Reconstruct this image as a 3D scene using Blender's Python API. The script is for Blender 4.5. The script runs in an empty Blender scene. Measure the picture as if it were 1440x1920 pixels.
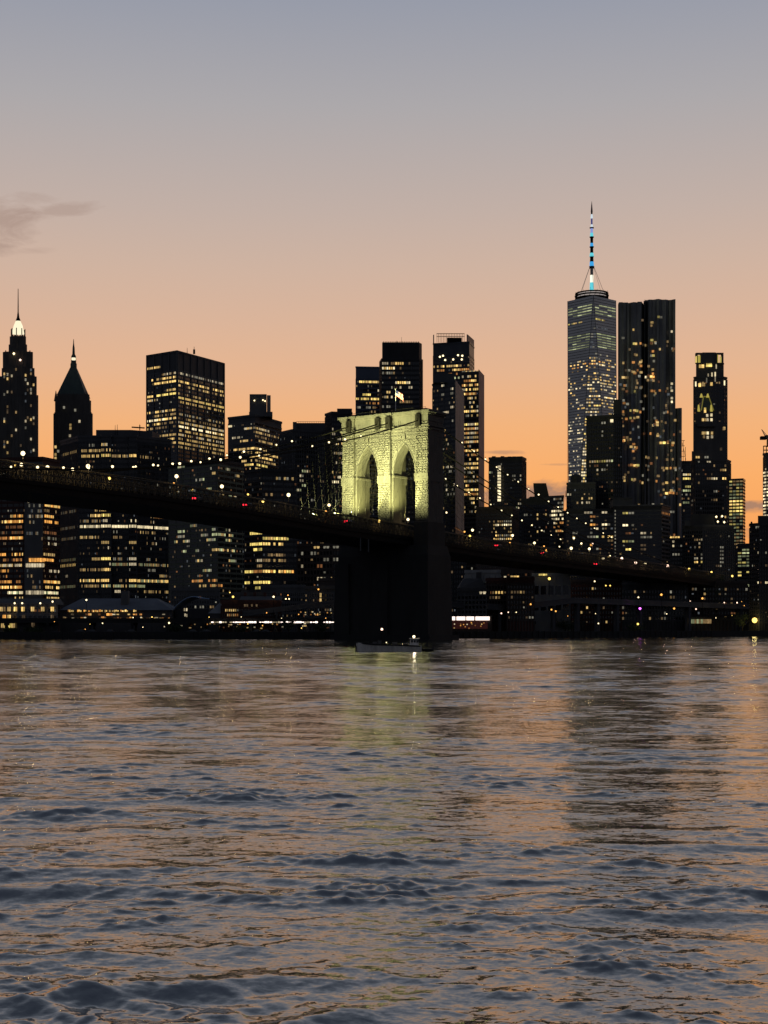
import bpy, math, random
import numpy as np
from math import sin, cos, pi, radians, sqrt, atan2, exp
from mathutils import Vector, Matrix, Euler

random.seed(11)
rng = np.random.default_rng(5)
S = bpy.context.scene
COL = S.collection
F, CX, HY, CH = 2774.0, 720.0, 1175.0, 5.3      # focal length and horizon of the photograph, eye height

# ------------------------------------------------------------------ camera
cam = bpy.data.cameras.new('camera')
cam.sensor_fit = 'VERTICAL'; cam.sensor_height = 36.0; cam.sensor_width = 27.0
cam.lens = 36.0 * F / 1920.0
cam.shift_y = (HY - 960.0) / 1920.0
cam.clip_start = 0.3; cam.clip_end = 30000
camo = bpy.data.objects.new('camera', cam); COL.objects.link(camo)
camo.location = (0, 0, CH); camo.rotation_euler = (radians(90), 0, 0)
S.camera = camo
S.view_settings.view_transform = 'Standard'
S.view_settings.look = 'None'
S.view_settings.exposure = 0; S.view_settings.gamma = 1
S.view_settings.use_curve_mapping = False
S.cycles.use_denoising = True
S.cycles.sample_clamp_indirect = 3.0
S.cycles.max_bounces = 5; S.cycles.diffuse_bounces = 2; S.cycles.glossy_bounces = 3
S.cycles.caustics_reflective = False; S.cycles.caustics_refractive = False

# ------------------------------------------------------------------ world: dusk sky
SUN_AZ = 12.0                                     # degrees right of the view axis (+Y)
SUN_EL = -4.0
def lin(c):
    return tuple(((x/255.0)/12.92 if x/255.0 <= 0.04045 else ((x/255.0+0.055)/1.055)**2.4) for x in c)
world = bpy.data.worlds.new('World'); S.world = world
world.use_nodes = True
nt = world.node_tree; nt.nodes.clear()
def N(t, typ, **kw):
    n = t.nodes.new(typ)
    for k, v in kw.items(): setattr(n, k, v)
    return n
def mth(t, op, a, b=None, c=None, clamp=False):
    n = N(t, 'ShaderNodeMath', operation=op); n.use_clamp = clamp
    for i, v in enumerate((a, b, c)):
        if v is None: continue
        if isinstance(v, (int, float)): n.inputs[i].default_value = v
        else: t.links.new(v, n.inputs[i])
    return n.outputs[0]
def ramp(t, fac, stops, interp='LINEAR'):
    n = N(t, 'ShaderNodeValToRGB'); e = n.color_ramp.elements
    n.color_ramp.interpolation = interp
    while len(e) < len(stops): e.new(0.5)
    for i, (p, c) in enumerate(stops):
        e[i].position = p; e[i].color = (*c, 1)
    t.links.new(fac, n.inputs[0]); return n.outputs[0]
def mixc(t, fac, a, b, blend='MIX'):
    n = N(t, 'ShaderNodeMix', data_type='RGBA', blend_type=blend)
    for s, v in ((n.inputs[0], fac), (n.inputs[6], a), (n.inputs[7], b)):
        if isinstance(v, (int, float)): s.default_value = v
        elif isinstance(v, tuple): s.default_value = (*v[:3], 1)
        else: t.links.new(v, s)
    return n.outputs[2]
tc = N(nt, 'ShaderNodeTexCoord'); sp = N(nt, 'ShaderNodeSeparateXYZ')
nt.links.new(tc.outputs['Generated'], sp.inputs[0])
dx, dy, dz = sp.outputs
def zel(y):                                       # sine of the elevation of photo row y
    t = (HY - y) / F
    return t / sqrt(1 + t*t)
K = 1.0 / 1.0                                    # ramp position is the sine of the elevation
zup = mth(nt, 'MULTIPLY', mth(nt, 'MAXIMUM', dz, 0.0), K)
west = ramp(nt, zup, [(0.0, lin((236,140,66)))] + [(zel(y)*K, lin(c)) for y, c in
    ((1060,(247,158,84)), (900,(250,173,103)), (800,(242,178,122)), (700,(229,180,143)), (600,(217,179,153)), (500,(206,178,160)),
     (400,(194,175,165)), (200,(172,168,170)), (0,(151,155,168)))] + [(0.53, lin((116,124,138))), (0.72, lin((82,91,107))), (1.0, lin((58,66,84)))])
east = ramp(nt, zup, [(0.0, lin((78,80,88))), (0.2, lin((86,88,99))), (0.5, lin((82,88,102))), (1.0, lin((58,66,84)))])
az = radians(SUN_AZ)
hl = mth(nt, 'SQRT', mth(nt, 'ADD', mth(nt, 'MULTIPLY', dx, dx), mth(nt, 'MULTIPLY', dy, dy)))
dot = mth(nt, 'ADD', mth(nt, 'MULTIPLY', dx, sin(az)), mth(nt, 'MULTIPLY', dy, cos(az)))
wf = N(nt, 'ShaderNodeMapRange', interpolation_type='SMOOTHSTEP')
nt.links.new(mth(nt, 'DIVIDE', dot, mth(nt, 'MAXIMUM', hl, 0.02)), wf.inputs[0])
wf.inputs[1].default_value = 0.2; wf.inputs[2].default_value = 0.93
skyc = mixc(nt, wf.outputs[0], east, west)
# clouds: a few thin banks that stand low in the western sky
den = mth(nt, 'MAXIMUM', dy, 0.05)
u = mth(nt, 'DIVIDE', dx, den); v = mth(nt, 'DIVIDE', dz, den)
cmb = N(nt, 'ShaderNodeCombineXYZ')
nt.links.new(mth(nt, 'MULTIPLY', u, 24), cmb.inputs[0]); nt.links.new(mth(nt, 'MULTIPLY', v, 62), cmb.inputs[1])
cn = N(nt, 'ShaderNodeTexNoise'); nt.links.new(cmb.outputs[0], cn.inputs['Vector'])
cn.inputs['Scale'].default_value = 1.0; cn.inputs['Detail'].default_value = 7; cn.inputs['Roughness'].default_value = 0.62
cn.inputs['Distortion'].default_value = 0.5
def blob(x, y, sx, sy, gain):
    a = mth(nt, 'MULTIPLY', mth(nt, 'SUBTRACT', u, (x-CX)/F), F/sx)
    b = mth(nt, 'MULTIPLY', mth(nt, 'SUBTRACT', v, (HY-y)/F), F/sy)
    q = mth(nt, 'ADD', mth(nt, 'MULTIPLY', a, a), mth(nt, 'MULTIPLY', b, b))
    e = mth(nt, 'EXPONENT', mth(nt, 'MULTIPLY', q, -1.0))
    n = mth(nt, 'SUBTRACT', mth(nt, 'MULTIPLY', cn.outputs[0], 2.2), 1.62)
    m = mth(nt, 'MULTIPLY', mth(nt, 'ADD', n, mth(nt, 'MULTIPLY', e, 1.15)), 2.0, clamp=True)
    return mth(nt, 'MULTIPLY', m, gain)
hi = None
for a in ((0, 424, 105, 62, .6), (122, 391, 66, 17, .42), (70, 372, 60, 18, .25), (66, 470, 60, 10, .25)):
    b = blob(*a); hi = b if hi is None else mth(nt, 'MAXIMUM', hi, b)
lo = None
for a in ((1015, 930, 190, 30, .85), (1425, 950, 70, 15, .8), (1440, 1000, 90, 20, .7), (925, 848, 85, 6, .5), (1050, 871, 40, 3, .3),
          (380, 985, 500, 40, .6)):
    b = blob(*a); lo = b if lo is None else mth(nt, 'MAXIMUM', lo, b)
skyc = mixc(nt, hi, skyc, lin((162,136,124)))
skyc = mixc(nt, lo, skyc, lin((146,118,106)))
bg = N(nt, 'ShaderNodeBackground'); nt.links.new(skyc, bg.inputs[0]); bg.inputs[1].default_value = 1.0
nish = N(nt, 'ShaderNodeTexSky', sky_type='NISHITA'); nish.sun_disc = False
nish.sun_elevation = radians(SUN_EL); nish.sun_rotation = radians(SUN_AZ); nish.altitude = 10
bg2 = N(nt, 'ShaderNodeBackground'); nt.links.new(nish.outputs[0], bg2.inputs[0]); bg2.inputs[1].default_value = 0.05
add = N(nt, 'ShaderNodeAddShader'); nt.links.new(bg.outputs[0], add.inputs[0]); nt.links.new(bg2.outputs[0], add.inputs[1])
wo = N(nt, 'ShaderNodeOutputWorld'); nt.links.new(add.outputs[0], wo.inputs[0])

# the sun has set: only a trace of warm light still grazes in from the west
sl = bpy.data.lights.new('sun', 'SUN'); sl.energy = 0.004; sl.angle = radians(10); sl.color = (1, .62, .36)
so = bpy.data.objects.new('sun', sl); COL.objects.link(so)
so.rotation_euler = Vector((sin(az), cos(az), 0.04)).to_track_quat('Z', 'Y').to_euler()

# ------------------------------------------------------------------ materials
MATS = {}
def mat(name, col, rough=0.8, metal=0.0, var=0.25, scale=0.15, spec=0.3):
    if name in MATS: return MATS[name]
    m = bpy.data.materials.new(name); m.use_nodes = True
    t = m.node_tree; b = t.nodes['Principled BSDF']
    b.inputs['Roughness'].default_value = rough; b.inputs['Metallic'].default_value = metal
    b.inputs['Specular IOR Level'].default_value = spec
    tcn = N(t, 'ShaderNodeTexCoord'); mp = N(t, 'ShaderNodeMapping')
    mp.inputs['Scale'].default_value = (1, 1, 0.35)
    t.links.new(tcn.outputs['Object'], mp.inputs[0])
    n = N(t, 'ShaderNodeTexNoise'); n.inputs['Scale'].default_value = scale; n.inputs['Detail'].default_value = 6
    n.inputs['Roughness'].default_value = 0.65
    t.links.new(mp.outputs[0], n.inputs['Vector'])
    c = ramp(t, n.outputs[0], [(0.28, tuple(x*(1-var) for x in col)), (0.72, tuple(min(1, x*(1+var)) for x in col))])
    t.links.new(c, b.inputs['Base Color'])
    MATS[name] = m; return m
def emis(name, col, strength, sampling='NONE'):
    if name in MATS: return MATS[name]
    m = bpy.data.materials.new(name); m.use_nodes = True
    b = m.node_tree.nodes['Principled BSDF']
    b.inputs['Base Color'].default_value = (.05, .05, .05, 1); b.inputs['Roughness'].default_value = 0.4
    b.inputs['Emission Color'].default_value = (*col, 1); b.inputs['Emission Strength'].default_value = strength
    m.cycles.emission_sampling = sampling
    MATS[name] = m; return m
DARK = mat('dark_cladding', (.065,.065,.067), .65)
BLACK = mat('black_cladding', (.032,.032,.034), .65)
BROWN = mat('brown_brick', (.075,.058,.05), .9)
GREY = mat('grey_concrete', (.10,.10,.10), .85)
PALE = mat('pale_concrete', (.24,.22,.20), .85)
STONEF = mat('old_limestone', (.10,.092,.082), .9)
GLASS = mat('dark_glass', (.012,.014,.018), .12, 0.0, .2, .05, .6)
TINT = mat('blue_glass', (.47,.455,.42), .25, .8, .12, .03, .6)
STEEL = mat('crinkled_steel', (.15,.15,.15), .5, .8, .3, .2)
SPAN = mat('spandrel_panel', (.095,.095,.097), .65)
SPANP = mat('dim_glow_spandrel', (.14,.15,.11), .8)  # paler panels: the dim glow of the slab's bands put into the colour
COPPER = mat('green_copper', (.06,.085,.078), .75)
ROOFB = mat('blue_grey_roof', (.30,.42,.60), .7)
GRANITE = mat('granite', (.075,.072,.064), .9, 0, .24, .35)
GRANITEB = mat('granite_block', (.083,.079,.070), .9, 0, .26, .5)
IRON = mat('dark_iron', (.012,.011,.010), .8, spec=.1)
WIRE = mat('wire_rope', (.016,.015,.012), .8, spec=.1)
LAND = mat('waterfront_ground', (.04,.04,.038), .95)
QUAY = mat('quay_wall', (.03,.03,.03), .95)
BRICK = mat('red_brick', (.10,.045,.035), .95)
WHITEW = mat('white_wall', (.30,.30,.29), .9)
LEAF = mat('tree_leaf', (.035,.05,.02), .9, 0, .45, .8)
BARK = mat('tree_bark', (.04,.03,.022), .95)
HULL = mat('grey_hull_paint', (.68,.63,.55), .7, 0, .35, 1.2)
RUBBER = mat('black_rubber', (.012,.012,.012), .9)

def glow(name, col, strength):
    # lit rooms: brightness differs from room to room, and a blotchy pattern of blinds and fittings inside each
    m = emis(name, col, strength); t = m.node_tree; b = t.nodes['Principled BSDF']
    oi = N(t, 'ShaderNodeObjectInfo'); tcn = N(t, 'ShaderNodeTexCoord'); mp = N(t, 'ShaderNodeVectorMath', operation='ADD')
    t.links.new(tcn.outputs['Object'], mp.inputs[0]); t.links.new(oi.outputs['Location'], mp.inputs[1])
    n = N(t, 'ShaderNodeTexNoise'); n.inputs['Scale'].default_value = 1.7; n.inputs['Detail'].default_value = 2; t.links.new(mp.outputs[0], n.inputs['Vector'])
    r = mth(t, 'ADD', mth(t, 'MULTIPLY', mth(t, 'POWER', oi.outputs['Random'], 1.4), .95), .45)
    k = mth(t, 'MULTIPLY', r, mth(t, 'ADD', mth(t, 'MULTIPLY', n.outputs[0], 1.6), .2))
    t.links.new(mth(t, 'MULTIPLY', k, strength), b.inputs['Emission Strength']); return m
W = {   # what shines through the windows
 'wb': glow('warm_bright', (1,.64,.20), 1.15), 'wm': glow('warm_mid', (1,.66,.24), .58), 'wd': glow('warm_dim', (1,.64,.27), .22),
 'wf': glow('warm_faint', (1,.66,.34), .09), 'hb': glow('white_bright', (1,.82,.48), 1.2), 'hm': glow('white_mid', (1,.82,.52), .52),
 'hd': glow('white_dim', (.95,.88,.66), .2), 'yb': glow('yellow_bright', (1,.74,.20), 1.1), 'ym': glow('yellow_mid', (.9,.72,.20), .5),
 'ob': glow('orange_bright', (1,.44,.09), 1.0), 'om': glow('orange_mid', (1,.42,.11), .45), 'od': glow('orange_dim', (1,.40,.14), .15),
 'gd': glow('green_dim', (.80,.88,.46), .22), 'gm': glow('green_mid', (.86,.92,.48), .5), 'cf': glow('cool_faint', (.8,.9,1.0), .08),
}
LAMPW = emis('lamp_white', (1,.80,.44), 2.6); LAMPY = emis('lamp_yellow', (1,.64,.14), 2.4)
LAMPO = emis('lamp_orange', (1,.44,.09), 1.9); LAMPP = emis('lamp_pink', (1,.66,.48), 2.6); RED = emis('tail_light_red', (1,.02,.04), 3.0)
BLUEL = emis('spire_blue', (.05,.45,.95), .8); CYANL = emis('spire_cyan', (.14,.75,.85), .85); WHITEL = emis('spire_white', (.75,.88,.95), .8)
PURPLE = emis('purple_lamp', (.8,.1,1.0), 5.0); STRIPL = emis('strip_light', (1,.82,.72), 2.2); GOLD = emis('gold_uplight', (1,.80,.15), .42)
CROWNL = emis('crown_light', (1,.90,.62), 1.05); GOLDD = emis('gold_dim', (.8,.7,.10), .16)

# ------------------------------------------------------------------ mesh helpers
class MB:
    def __init__(s): s.v = []; s.f = []
    def quad(s, *p):
        n = len(s.v); s.v += [tuple(q) for q in p]; s.f.append(tuple(range(n, n+len(p))))
    def box(s, x0, x1, y0, y1, z0, z1):
        s.hexa([(x0,y0),(x1,y0),(x1,y1),(x0,y1)], z0, z1)
    def hexa(s, poly, z0, z1): s.prism(poly, z0, z1)
    def prism(s, poly, z0, z1, poly2=None):
        n = len(s.v); k = len(poly); poly2 = poly2 or poly
        s.v += [(p[0], p[1], z0) for p in poly] + [(p[0], p[1], z1) for p in poly2]
        for i in range(k):
            j = (i+1) % k; s.f.append((n+i, n+j, n+k+j, n+k+i))
        s.f.append(tuple(range(n+k-1, n-1, -1))); s.f.append(tuple(range(n+k, n+2*k)))
    def obox(s, o, ux, uy, uz):      # box from corner o along three vectors
        o, ux, uy, uz = map(Vector, (o, ux, uy, uz)); n = len(s.v)
        for a in (o, o+ux, o+ux+uy, o+uy): s.v.append(tuple(a))
        for a in (o, o+ux, o+ux+uy, o+uy): s.v.append(tuple(a+uz))
        for q in ((0,3,2,1),(4,5,6,7),(0,1,5,4),(1,2,6,5),(2,3,7,6),(3,0,4,7)): s.f.append(tuple(n+i for i in q))
    def tube(s, pts, r, k=6, r2=None):
        pts = [Vector(p) for p in pts]; n0 = len(s.v); m = len(pts)
        for i, p in enumerate(pts):
            d = (pts[min(i+1, m-1)] - pts[max(i-1, 0)]).normalized()
            a = d.orthogonal().normalized() if abs(d.z) > .95 else d.cross(Vector((0,0,1))).normalized()
            b = d.cross(a); rr = r if r2 is None else r + (r2-r)*i/(m-1)
            for j in range(k):
                t = 2*pi*j/k; s.v.append(tuple(p + a*(rr*cos(t)) + b*(rr*sin(t))))
        for i in range(m-1):
            for j in range(k):
                j2 = (j+1) % k
                s.f.append((n0+i*k+j, n0+i*k+j2, n0+(i+1)*k+j2, n0+(i+1)*k+j))
        s.f.append(tuple(n0+j for j in range(k-1, -1, -1))); s.f.append(tuple(n0+(m-1)*k+j for j in range(k)))
    def lathe(s, prof, c=(0,0,0), k=16):
        n0 = len(s.v)
        for r, z in prof:
            for j in range(k):
                t = 2*pi*j/k; s.v.append((c[0]+r*cos(t), c[1]+r*sin(t), c[2]+z))
        for i in range(len(prof)-1):
            for j in range(k):
                j2 = (j+1) % k
                s.f.append((n0+i*k+j, n0+i*k+j2, n0+(i+1)*k+j2, n0+(i+1)*k+j))
        s.f.append(tuple(n0+j for j in range(k-1, -1, -1))); s.f.append(tuple(n0+(len(prof)-1)*k+j for j in range(k)))
    def mesh(s, name, m):
        me = bpy.data.meshes.new(name); me.from_pydata(s.v, [], s.f); me.update()
        if m: me.materials.append(m)
        return me
    def build(s, name, m, parent=None, loc=None, kind=None, label=None, smooth=False):
        o = bpy.data.objects.new(name, s.mesh(name, m)); COL.objects.link(o)
        if smooth: o.data.shade_smooth()
        if parent is not None:
            o.parent = parent
            if loc is None: o.location = -Vector(parent.location)    # geometry given in world coordinates
            else: o.location = loc
        elif loc is not None: o.location = loc
        if kind: o['kind'] = kind
        if label: o['label'] = label
        return o
def tag(o, label, cat, group=None):
    o['label'] = label; o['category'] = cat
    if group: o['group'] = group
    return o
def thing(name, label, cat, loc, group=None):
    o = bpy.data.objects.new(name, None); COL.objects.link(o); o.location = loc; o.empty_display_size = 1
    return tag(o, label, cat, group)
def kbox(mb, xa, xb, D, dep, z0, z1):
    a = (xa-CX)/F*D; b = (xb-CX)/F*D; k = ((a+b)/2)/D*dep
    mb.prism([(a, D), (b, D), (b+k, D+dep), (a+k, D+dep)], z0, z1)
def pt(x, y, D): return Vector(((x-CX)/F*D, D, CH+(HY-y)/F*D))
def zat(y, D): return CH + (HY-y)/F*D
ORD = 'first second third fourth fifth sixth seventh eighth ninth tenth eleventh twelfth thirteenth fourteenth fifteenth sixteenth seventeenth eighteenth nineteenth twentieth twenty-first twenty-second twenty-third twenty-fourth twenty-fifth twenty-sixth twenty-seventh twenty-eighth twenty-ninth thirtieth'.split()

# ------------------------------------------------------------------ ground and water
GZ = 2.6
shore = [(-9000, 640), (-400, 628), (-16, 630), (6, 640), (30, 672), (215, 815), (700, 860), (9000, 880)]
m = MB()
m.prism([(x, y) for x, y in shore] + [(9000, 14000), (-9000, 14000)], -3.0, GZ)
o = m.build('ground', LAND); o['kind'] = 'structure'
m = MB()
for (xa, ya), (xb, yb) in zip(shore[1:-1], shore[2:-1]):
    d = Vector((xb-xa, yb-ya, 0)); L = d.length; d.normalize(); nn = Vector((d.y, -d.x, 0))
    m.obox(Vector((xa, ya, -2)) + nn*0.02, d*L, nn*0.8, (0, 0, GZ+2.5))
o = m.build('quay', QUAY); o['kind'] = 'structure'
# timber fender piles along the quay
tp = thing('fender_piles', 'row of dark timber fender piles along the quay edge', 'quay piles', (0, 620, 0))
pm = MB(); pm.lathe([(.28, -2), (.26, 2.9), (.1, 3.2)], (0,0,0), 7); pme = pm.mesh('pile', QUAY)
for i in range(110):
    x = -165 + i*3.1
    if -24 < x < 22: continue
    for (xa, ya), (xb, yb) in zip(shore[:-1], shore[1:]):
        if xa <= x < xb: yy = ya + (yb-ya)*(x-xa)/(xb-xa)
    p = bpy.data.objects.new('pile', pme); COL.objects.link(p); p.parent = tp
    p.location = (x, yy-1.6-620, random.uniform(-.5, .4))

def water():
    rmin, rmax, nr, na = 9.0, 860.0, 2080, 384
    R = rmin * (rmax/rmin) ** np.linspace(0, 1, nr)
    tt = np.linspace(-1, 1, na)
    A = np.radians(17.5*tt + 30*np.sign(tt)*np.clip(np.abs(tt)-.82, 0, 1)**1.5/.18**1.5*1.0)
    r, a = np.meshgrid(R, A, indexing='ij')
    x = (r*np.sin(a)).astype(np.float32); y = (r*np.cos(a)).astype(np.float32)
    step = r*(math.log(rmax/rmin)/(nr-1))
    z = np.zeros_like(x); xo = np.zeros_like(x); yo = np.zeros_like(x)
    # slow patches of calmer and rougher water
    gust = np.sin(x*.33+1.3+1.6*np.sin(y*.11))*np.sin(y*.24+.4+1.8*np.sin(x*.13)) + .7*np.sin(x*.9+2*np.sin(y*.3))*np.sin(y*.7+1.5*np.sin(x*.4)) + .5*np.sin(.05*x+.04*y+1)
    patch = (0.78 + .62*np.clip(gust, -1, 2)).clip(.3, 2.4)
    NW = 150; lost = np.zeros_like(x)
    lam = np.exp(rng.uniform(math.log(.17), math.log(8.0), NW)); lam.sort()
    for l in lam:
        k = 2*pi/l
        th = radians(-90) + rng.normal(0, .95 if l < 1.5 else .6)                # crests run mostly across the view
        slope = .0064*(2.5 if l < .4 else 2.1 if l < 1.2 else 1)*(1.05 if l > 1.3 else 1)*(.6 if l > 3 else 1)
        amp = slope/k
        fade = np.clip((l/step - 2.0)/2.0, 0, 1)
        ph = k*(cos(th)*x + sin(th)*y) + rng.uniform(0, 2*pi)
        ph = ph + 0.9*np.sin(x/(l*3.1)+rng.uniform(0, 6)) + .9*np.sin(y/(l*4.3)+rng.uniform(0, 6))
        lost += (1-fade**2)*min(slope, .015)**2/2
        z += amp*fade*patch*np.sin(ph)
        xo += amp*fade*cos(th)*np.cos(ph)*.8; yo += amp*fade*sin(th)*np.cos(ph)*.8
    sg = float(np.sqrt((z**2).mean())); z += .32*z*np.clip(z/sg, -1.3, 2.4)       # peaked crests, flat troughs
    # the wash of the boat the picture was taken from, low on the left: short trains of steep swells
    for cx_, cy_, l, h, sx_, sy_, deg in ((-3.6, 21.4, 2.3, .10, 2.8, 1.8, -62), (-5.0, 20.5, 1.1, .04, 3.0, 2.5, -118), (-1.2, 19.4, 1.5, .05, 2.4, 1.6, -50), (-7.5, 30, 2.8, .13, 3.6, 2.4, -100),
                                        (-10, 42, 3.4, .09, 6, 4, -98), (4.5, 27, 2.4, .06, 3.5, 2.2, -84), (9, 36, 2.8, .06, 5, 3, -80), (1.5, 31, 2.5, .06, 4, 2.2, -92), (-14, 70, 4.0, .09, 9, 7, -95), (12, 60, 3.6, .07, 9, 6, -86)):
        th = radians(deg); g = np.exp(-((x-cx_)/sx_)**2 - ((y-cy_)/sy_)**2)
        ph = 2*pi/l*(cos(th)*(x-cx_)+sin(th)*(y-cy_)) + .9*np.sin((x-cx_)*.8+cy_) + .35*np.sin((x-cx_)*2.3+y)
        z += h*.75*g*(2.2*(.5+.5*np.cos(ph))**2.2 - .8)
    rough = np.exp(-((x+4.6)/4.0)**2 - ((y-20)/3.0)**2)     # broken water inside the wash
    for l in np.exp(rng.uniform(math.log(.16), math.log(.6), 34)):
        th = rng.uniform(0, 2*pi); k = 2*pi/l; z += rough*.034/k*np.sin(k*(cos(th)*x+sin(th)*y)+rng.uniform(0, 6)+1.2*np.sin(x*1.3+y*.7+l*9))
    V = np.stack([x+xo, y+yo, z], -1).reshape(-1, 3).astype(np.float32)
    i = np.arange(nr-1)[:, None]*na + np.arange(na-1)[None]
    Q = np.stack([i, i+na, i+na+1, i+1], -1).reshape(-1, 4)[:, ::-1].astype(np.int32)
    me = bpy.data.meshes.new('water'); me.vertices.add(len(V)); me.vertices.foreach_set('co', V.ravel())
    me.loops.add(Q.size); me.loops.foreach_set('vertex_index', Q.ravel())
    me.polygons.add(len(Q)); me.polygons.foreach_set('loop_start', np.arange(0, Q.size, 4, dtype=np.int32))
    me.polygons.foreach_set('use_smooth', np.ones(len(Q), bool))
    me.update(calc_edges=True)
    at = me.attributes.new('fine_chop', 'FLOAT', 'POINT'); at.data.foreach_set('value', (np.sqrt(lost)*np.sqrt(patch)*(.75+.25*np.clip(40/r, 0, 1)*patch)).astype(np.float32).ravel())
    m = bpy.data.materials.new('river_water'); m.use_nodes = True; t = m.node_tree; b = t.nodes['Principled BSDF']
    b.inputs['Base Color'].default_value = (.034, .036, .028, 1); b.inputs['Roughness'].default_value = .06
    b.inputs['IOR'].default_value = 3.3; b.inputs['Specular IOR Level'].default_value = .5
    # ripples too fine for the mesh: a random tilt of the normal at three scales
    geo = N(t, 'ShaderNodeNewGeometry'); acc = geo.outputs['Normal']
    at_ = N(t, 'ShaderNodeAttribute', attribute_name='fine_chop'); chop = at_.outputs['Fac']
    def tilt(sc, k, sx_=.36):
        mp = N(t, 'ShaderNodeMapping'); mp.inputs['Scale'].default_value = (sx_, 1.0, 1.0)
        t.links.new(geo.outputs['Position'], mp.inputs[0])
        n = N(t, 'ShaderNodeTexNoise'); n.inputs['Scale'].default_value = sc; n.inputs['Detail'].default_value = 4
        n.inputs['Distortion'].default_value = .25
        t.links.new(mp.outputs[0], n.inputs['Vector'])
        vs = N(t, 'ShaderNodeVectorMath', operation='SUBTRACT'); t.links.new(n.outputs['Color'], vs.inputs[0]); vs.inputs[1].default_value = (.5,.5,.5)
        vm = N(t, 'ShaderNodeVectorMath', operation='MULTIPLY'); t.links.new(vs.outputs[0], vm.inputs[0]); vm.inputs[1].default_value = (1.0, 1.5, 0)
        vk = N(t, 'ShaderNodeVectorMath', operation='SCALE'); t.links.new(vm.outputs[0], vk.inputs[0])
        if isinstance(k, float): vk.inputs['Scale'].default_value = k
        else: t.links.new(k, vk.inputs['Scale'])
        return vk.outputs[0]
    for tv in (tilt(1.1, mth(t, 'MULTIPLY', chop, 2.7)), tilt(3.4, mth(t, 'MULTIPLY', chop, 2.2)), tilt(4.0, .10, .5), tilt(10.0, .17, .5), tilt(24.0, .14, .6)):
        va = N(t, 'ShaderNodeVectorMath', operation='ADD'); t.links.new(acc, va.inputs[0]); t.links.new(tv, va.inputs[1]); acc = va.outputs[0]
    # normals tilted towards the viewer so distant water mirrors brighter sky
    cb = N(t, 'ShaderNodeCombineXYZ'); t.links.new(mth(t, 'MULTIPLY', chop, -1.1), cb.inputs[1])
    va = N(t, 'ShaderNodeVectorMath', operation='ADD'); t.links.new(acc, va.inputs[0]); t.links.new(cb.outputs[0], va.inputs[1]); acc = va.outputs[0]
    vn = N(t, 'ShaderNodeVectorMath', operation='NORMALIZE'); t.links.new(acc, vn.inputs[0]); t.links.new(vn.outputs[0], b.inputs['Normal'])
    me.materials.append(m)
    o = bpy.data.objects.new('water', me); COL.objects.link(o); o['kind'] = 'structure'
    b2 = MB(); b2.quad((-9000,-4000,-.7), (9000,-4000,-.7), (9000,900,-.7), (-9000,900,-.7))      # the river beyond the detailed reach
    o = b2.build('water', m); o['kind'] = 'structure'
water()

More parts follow.
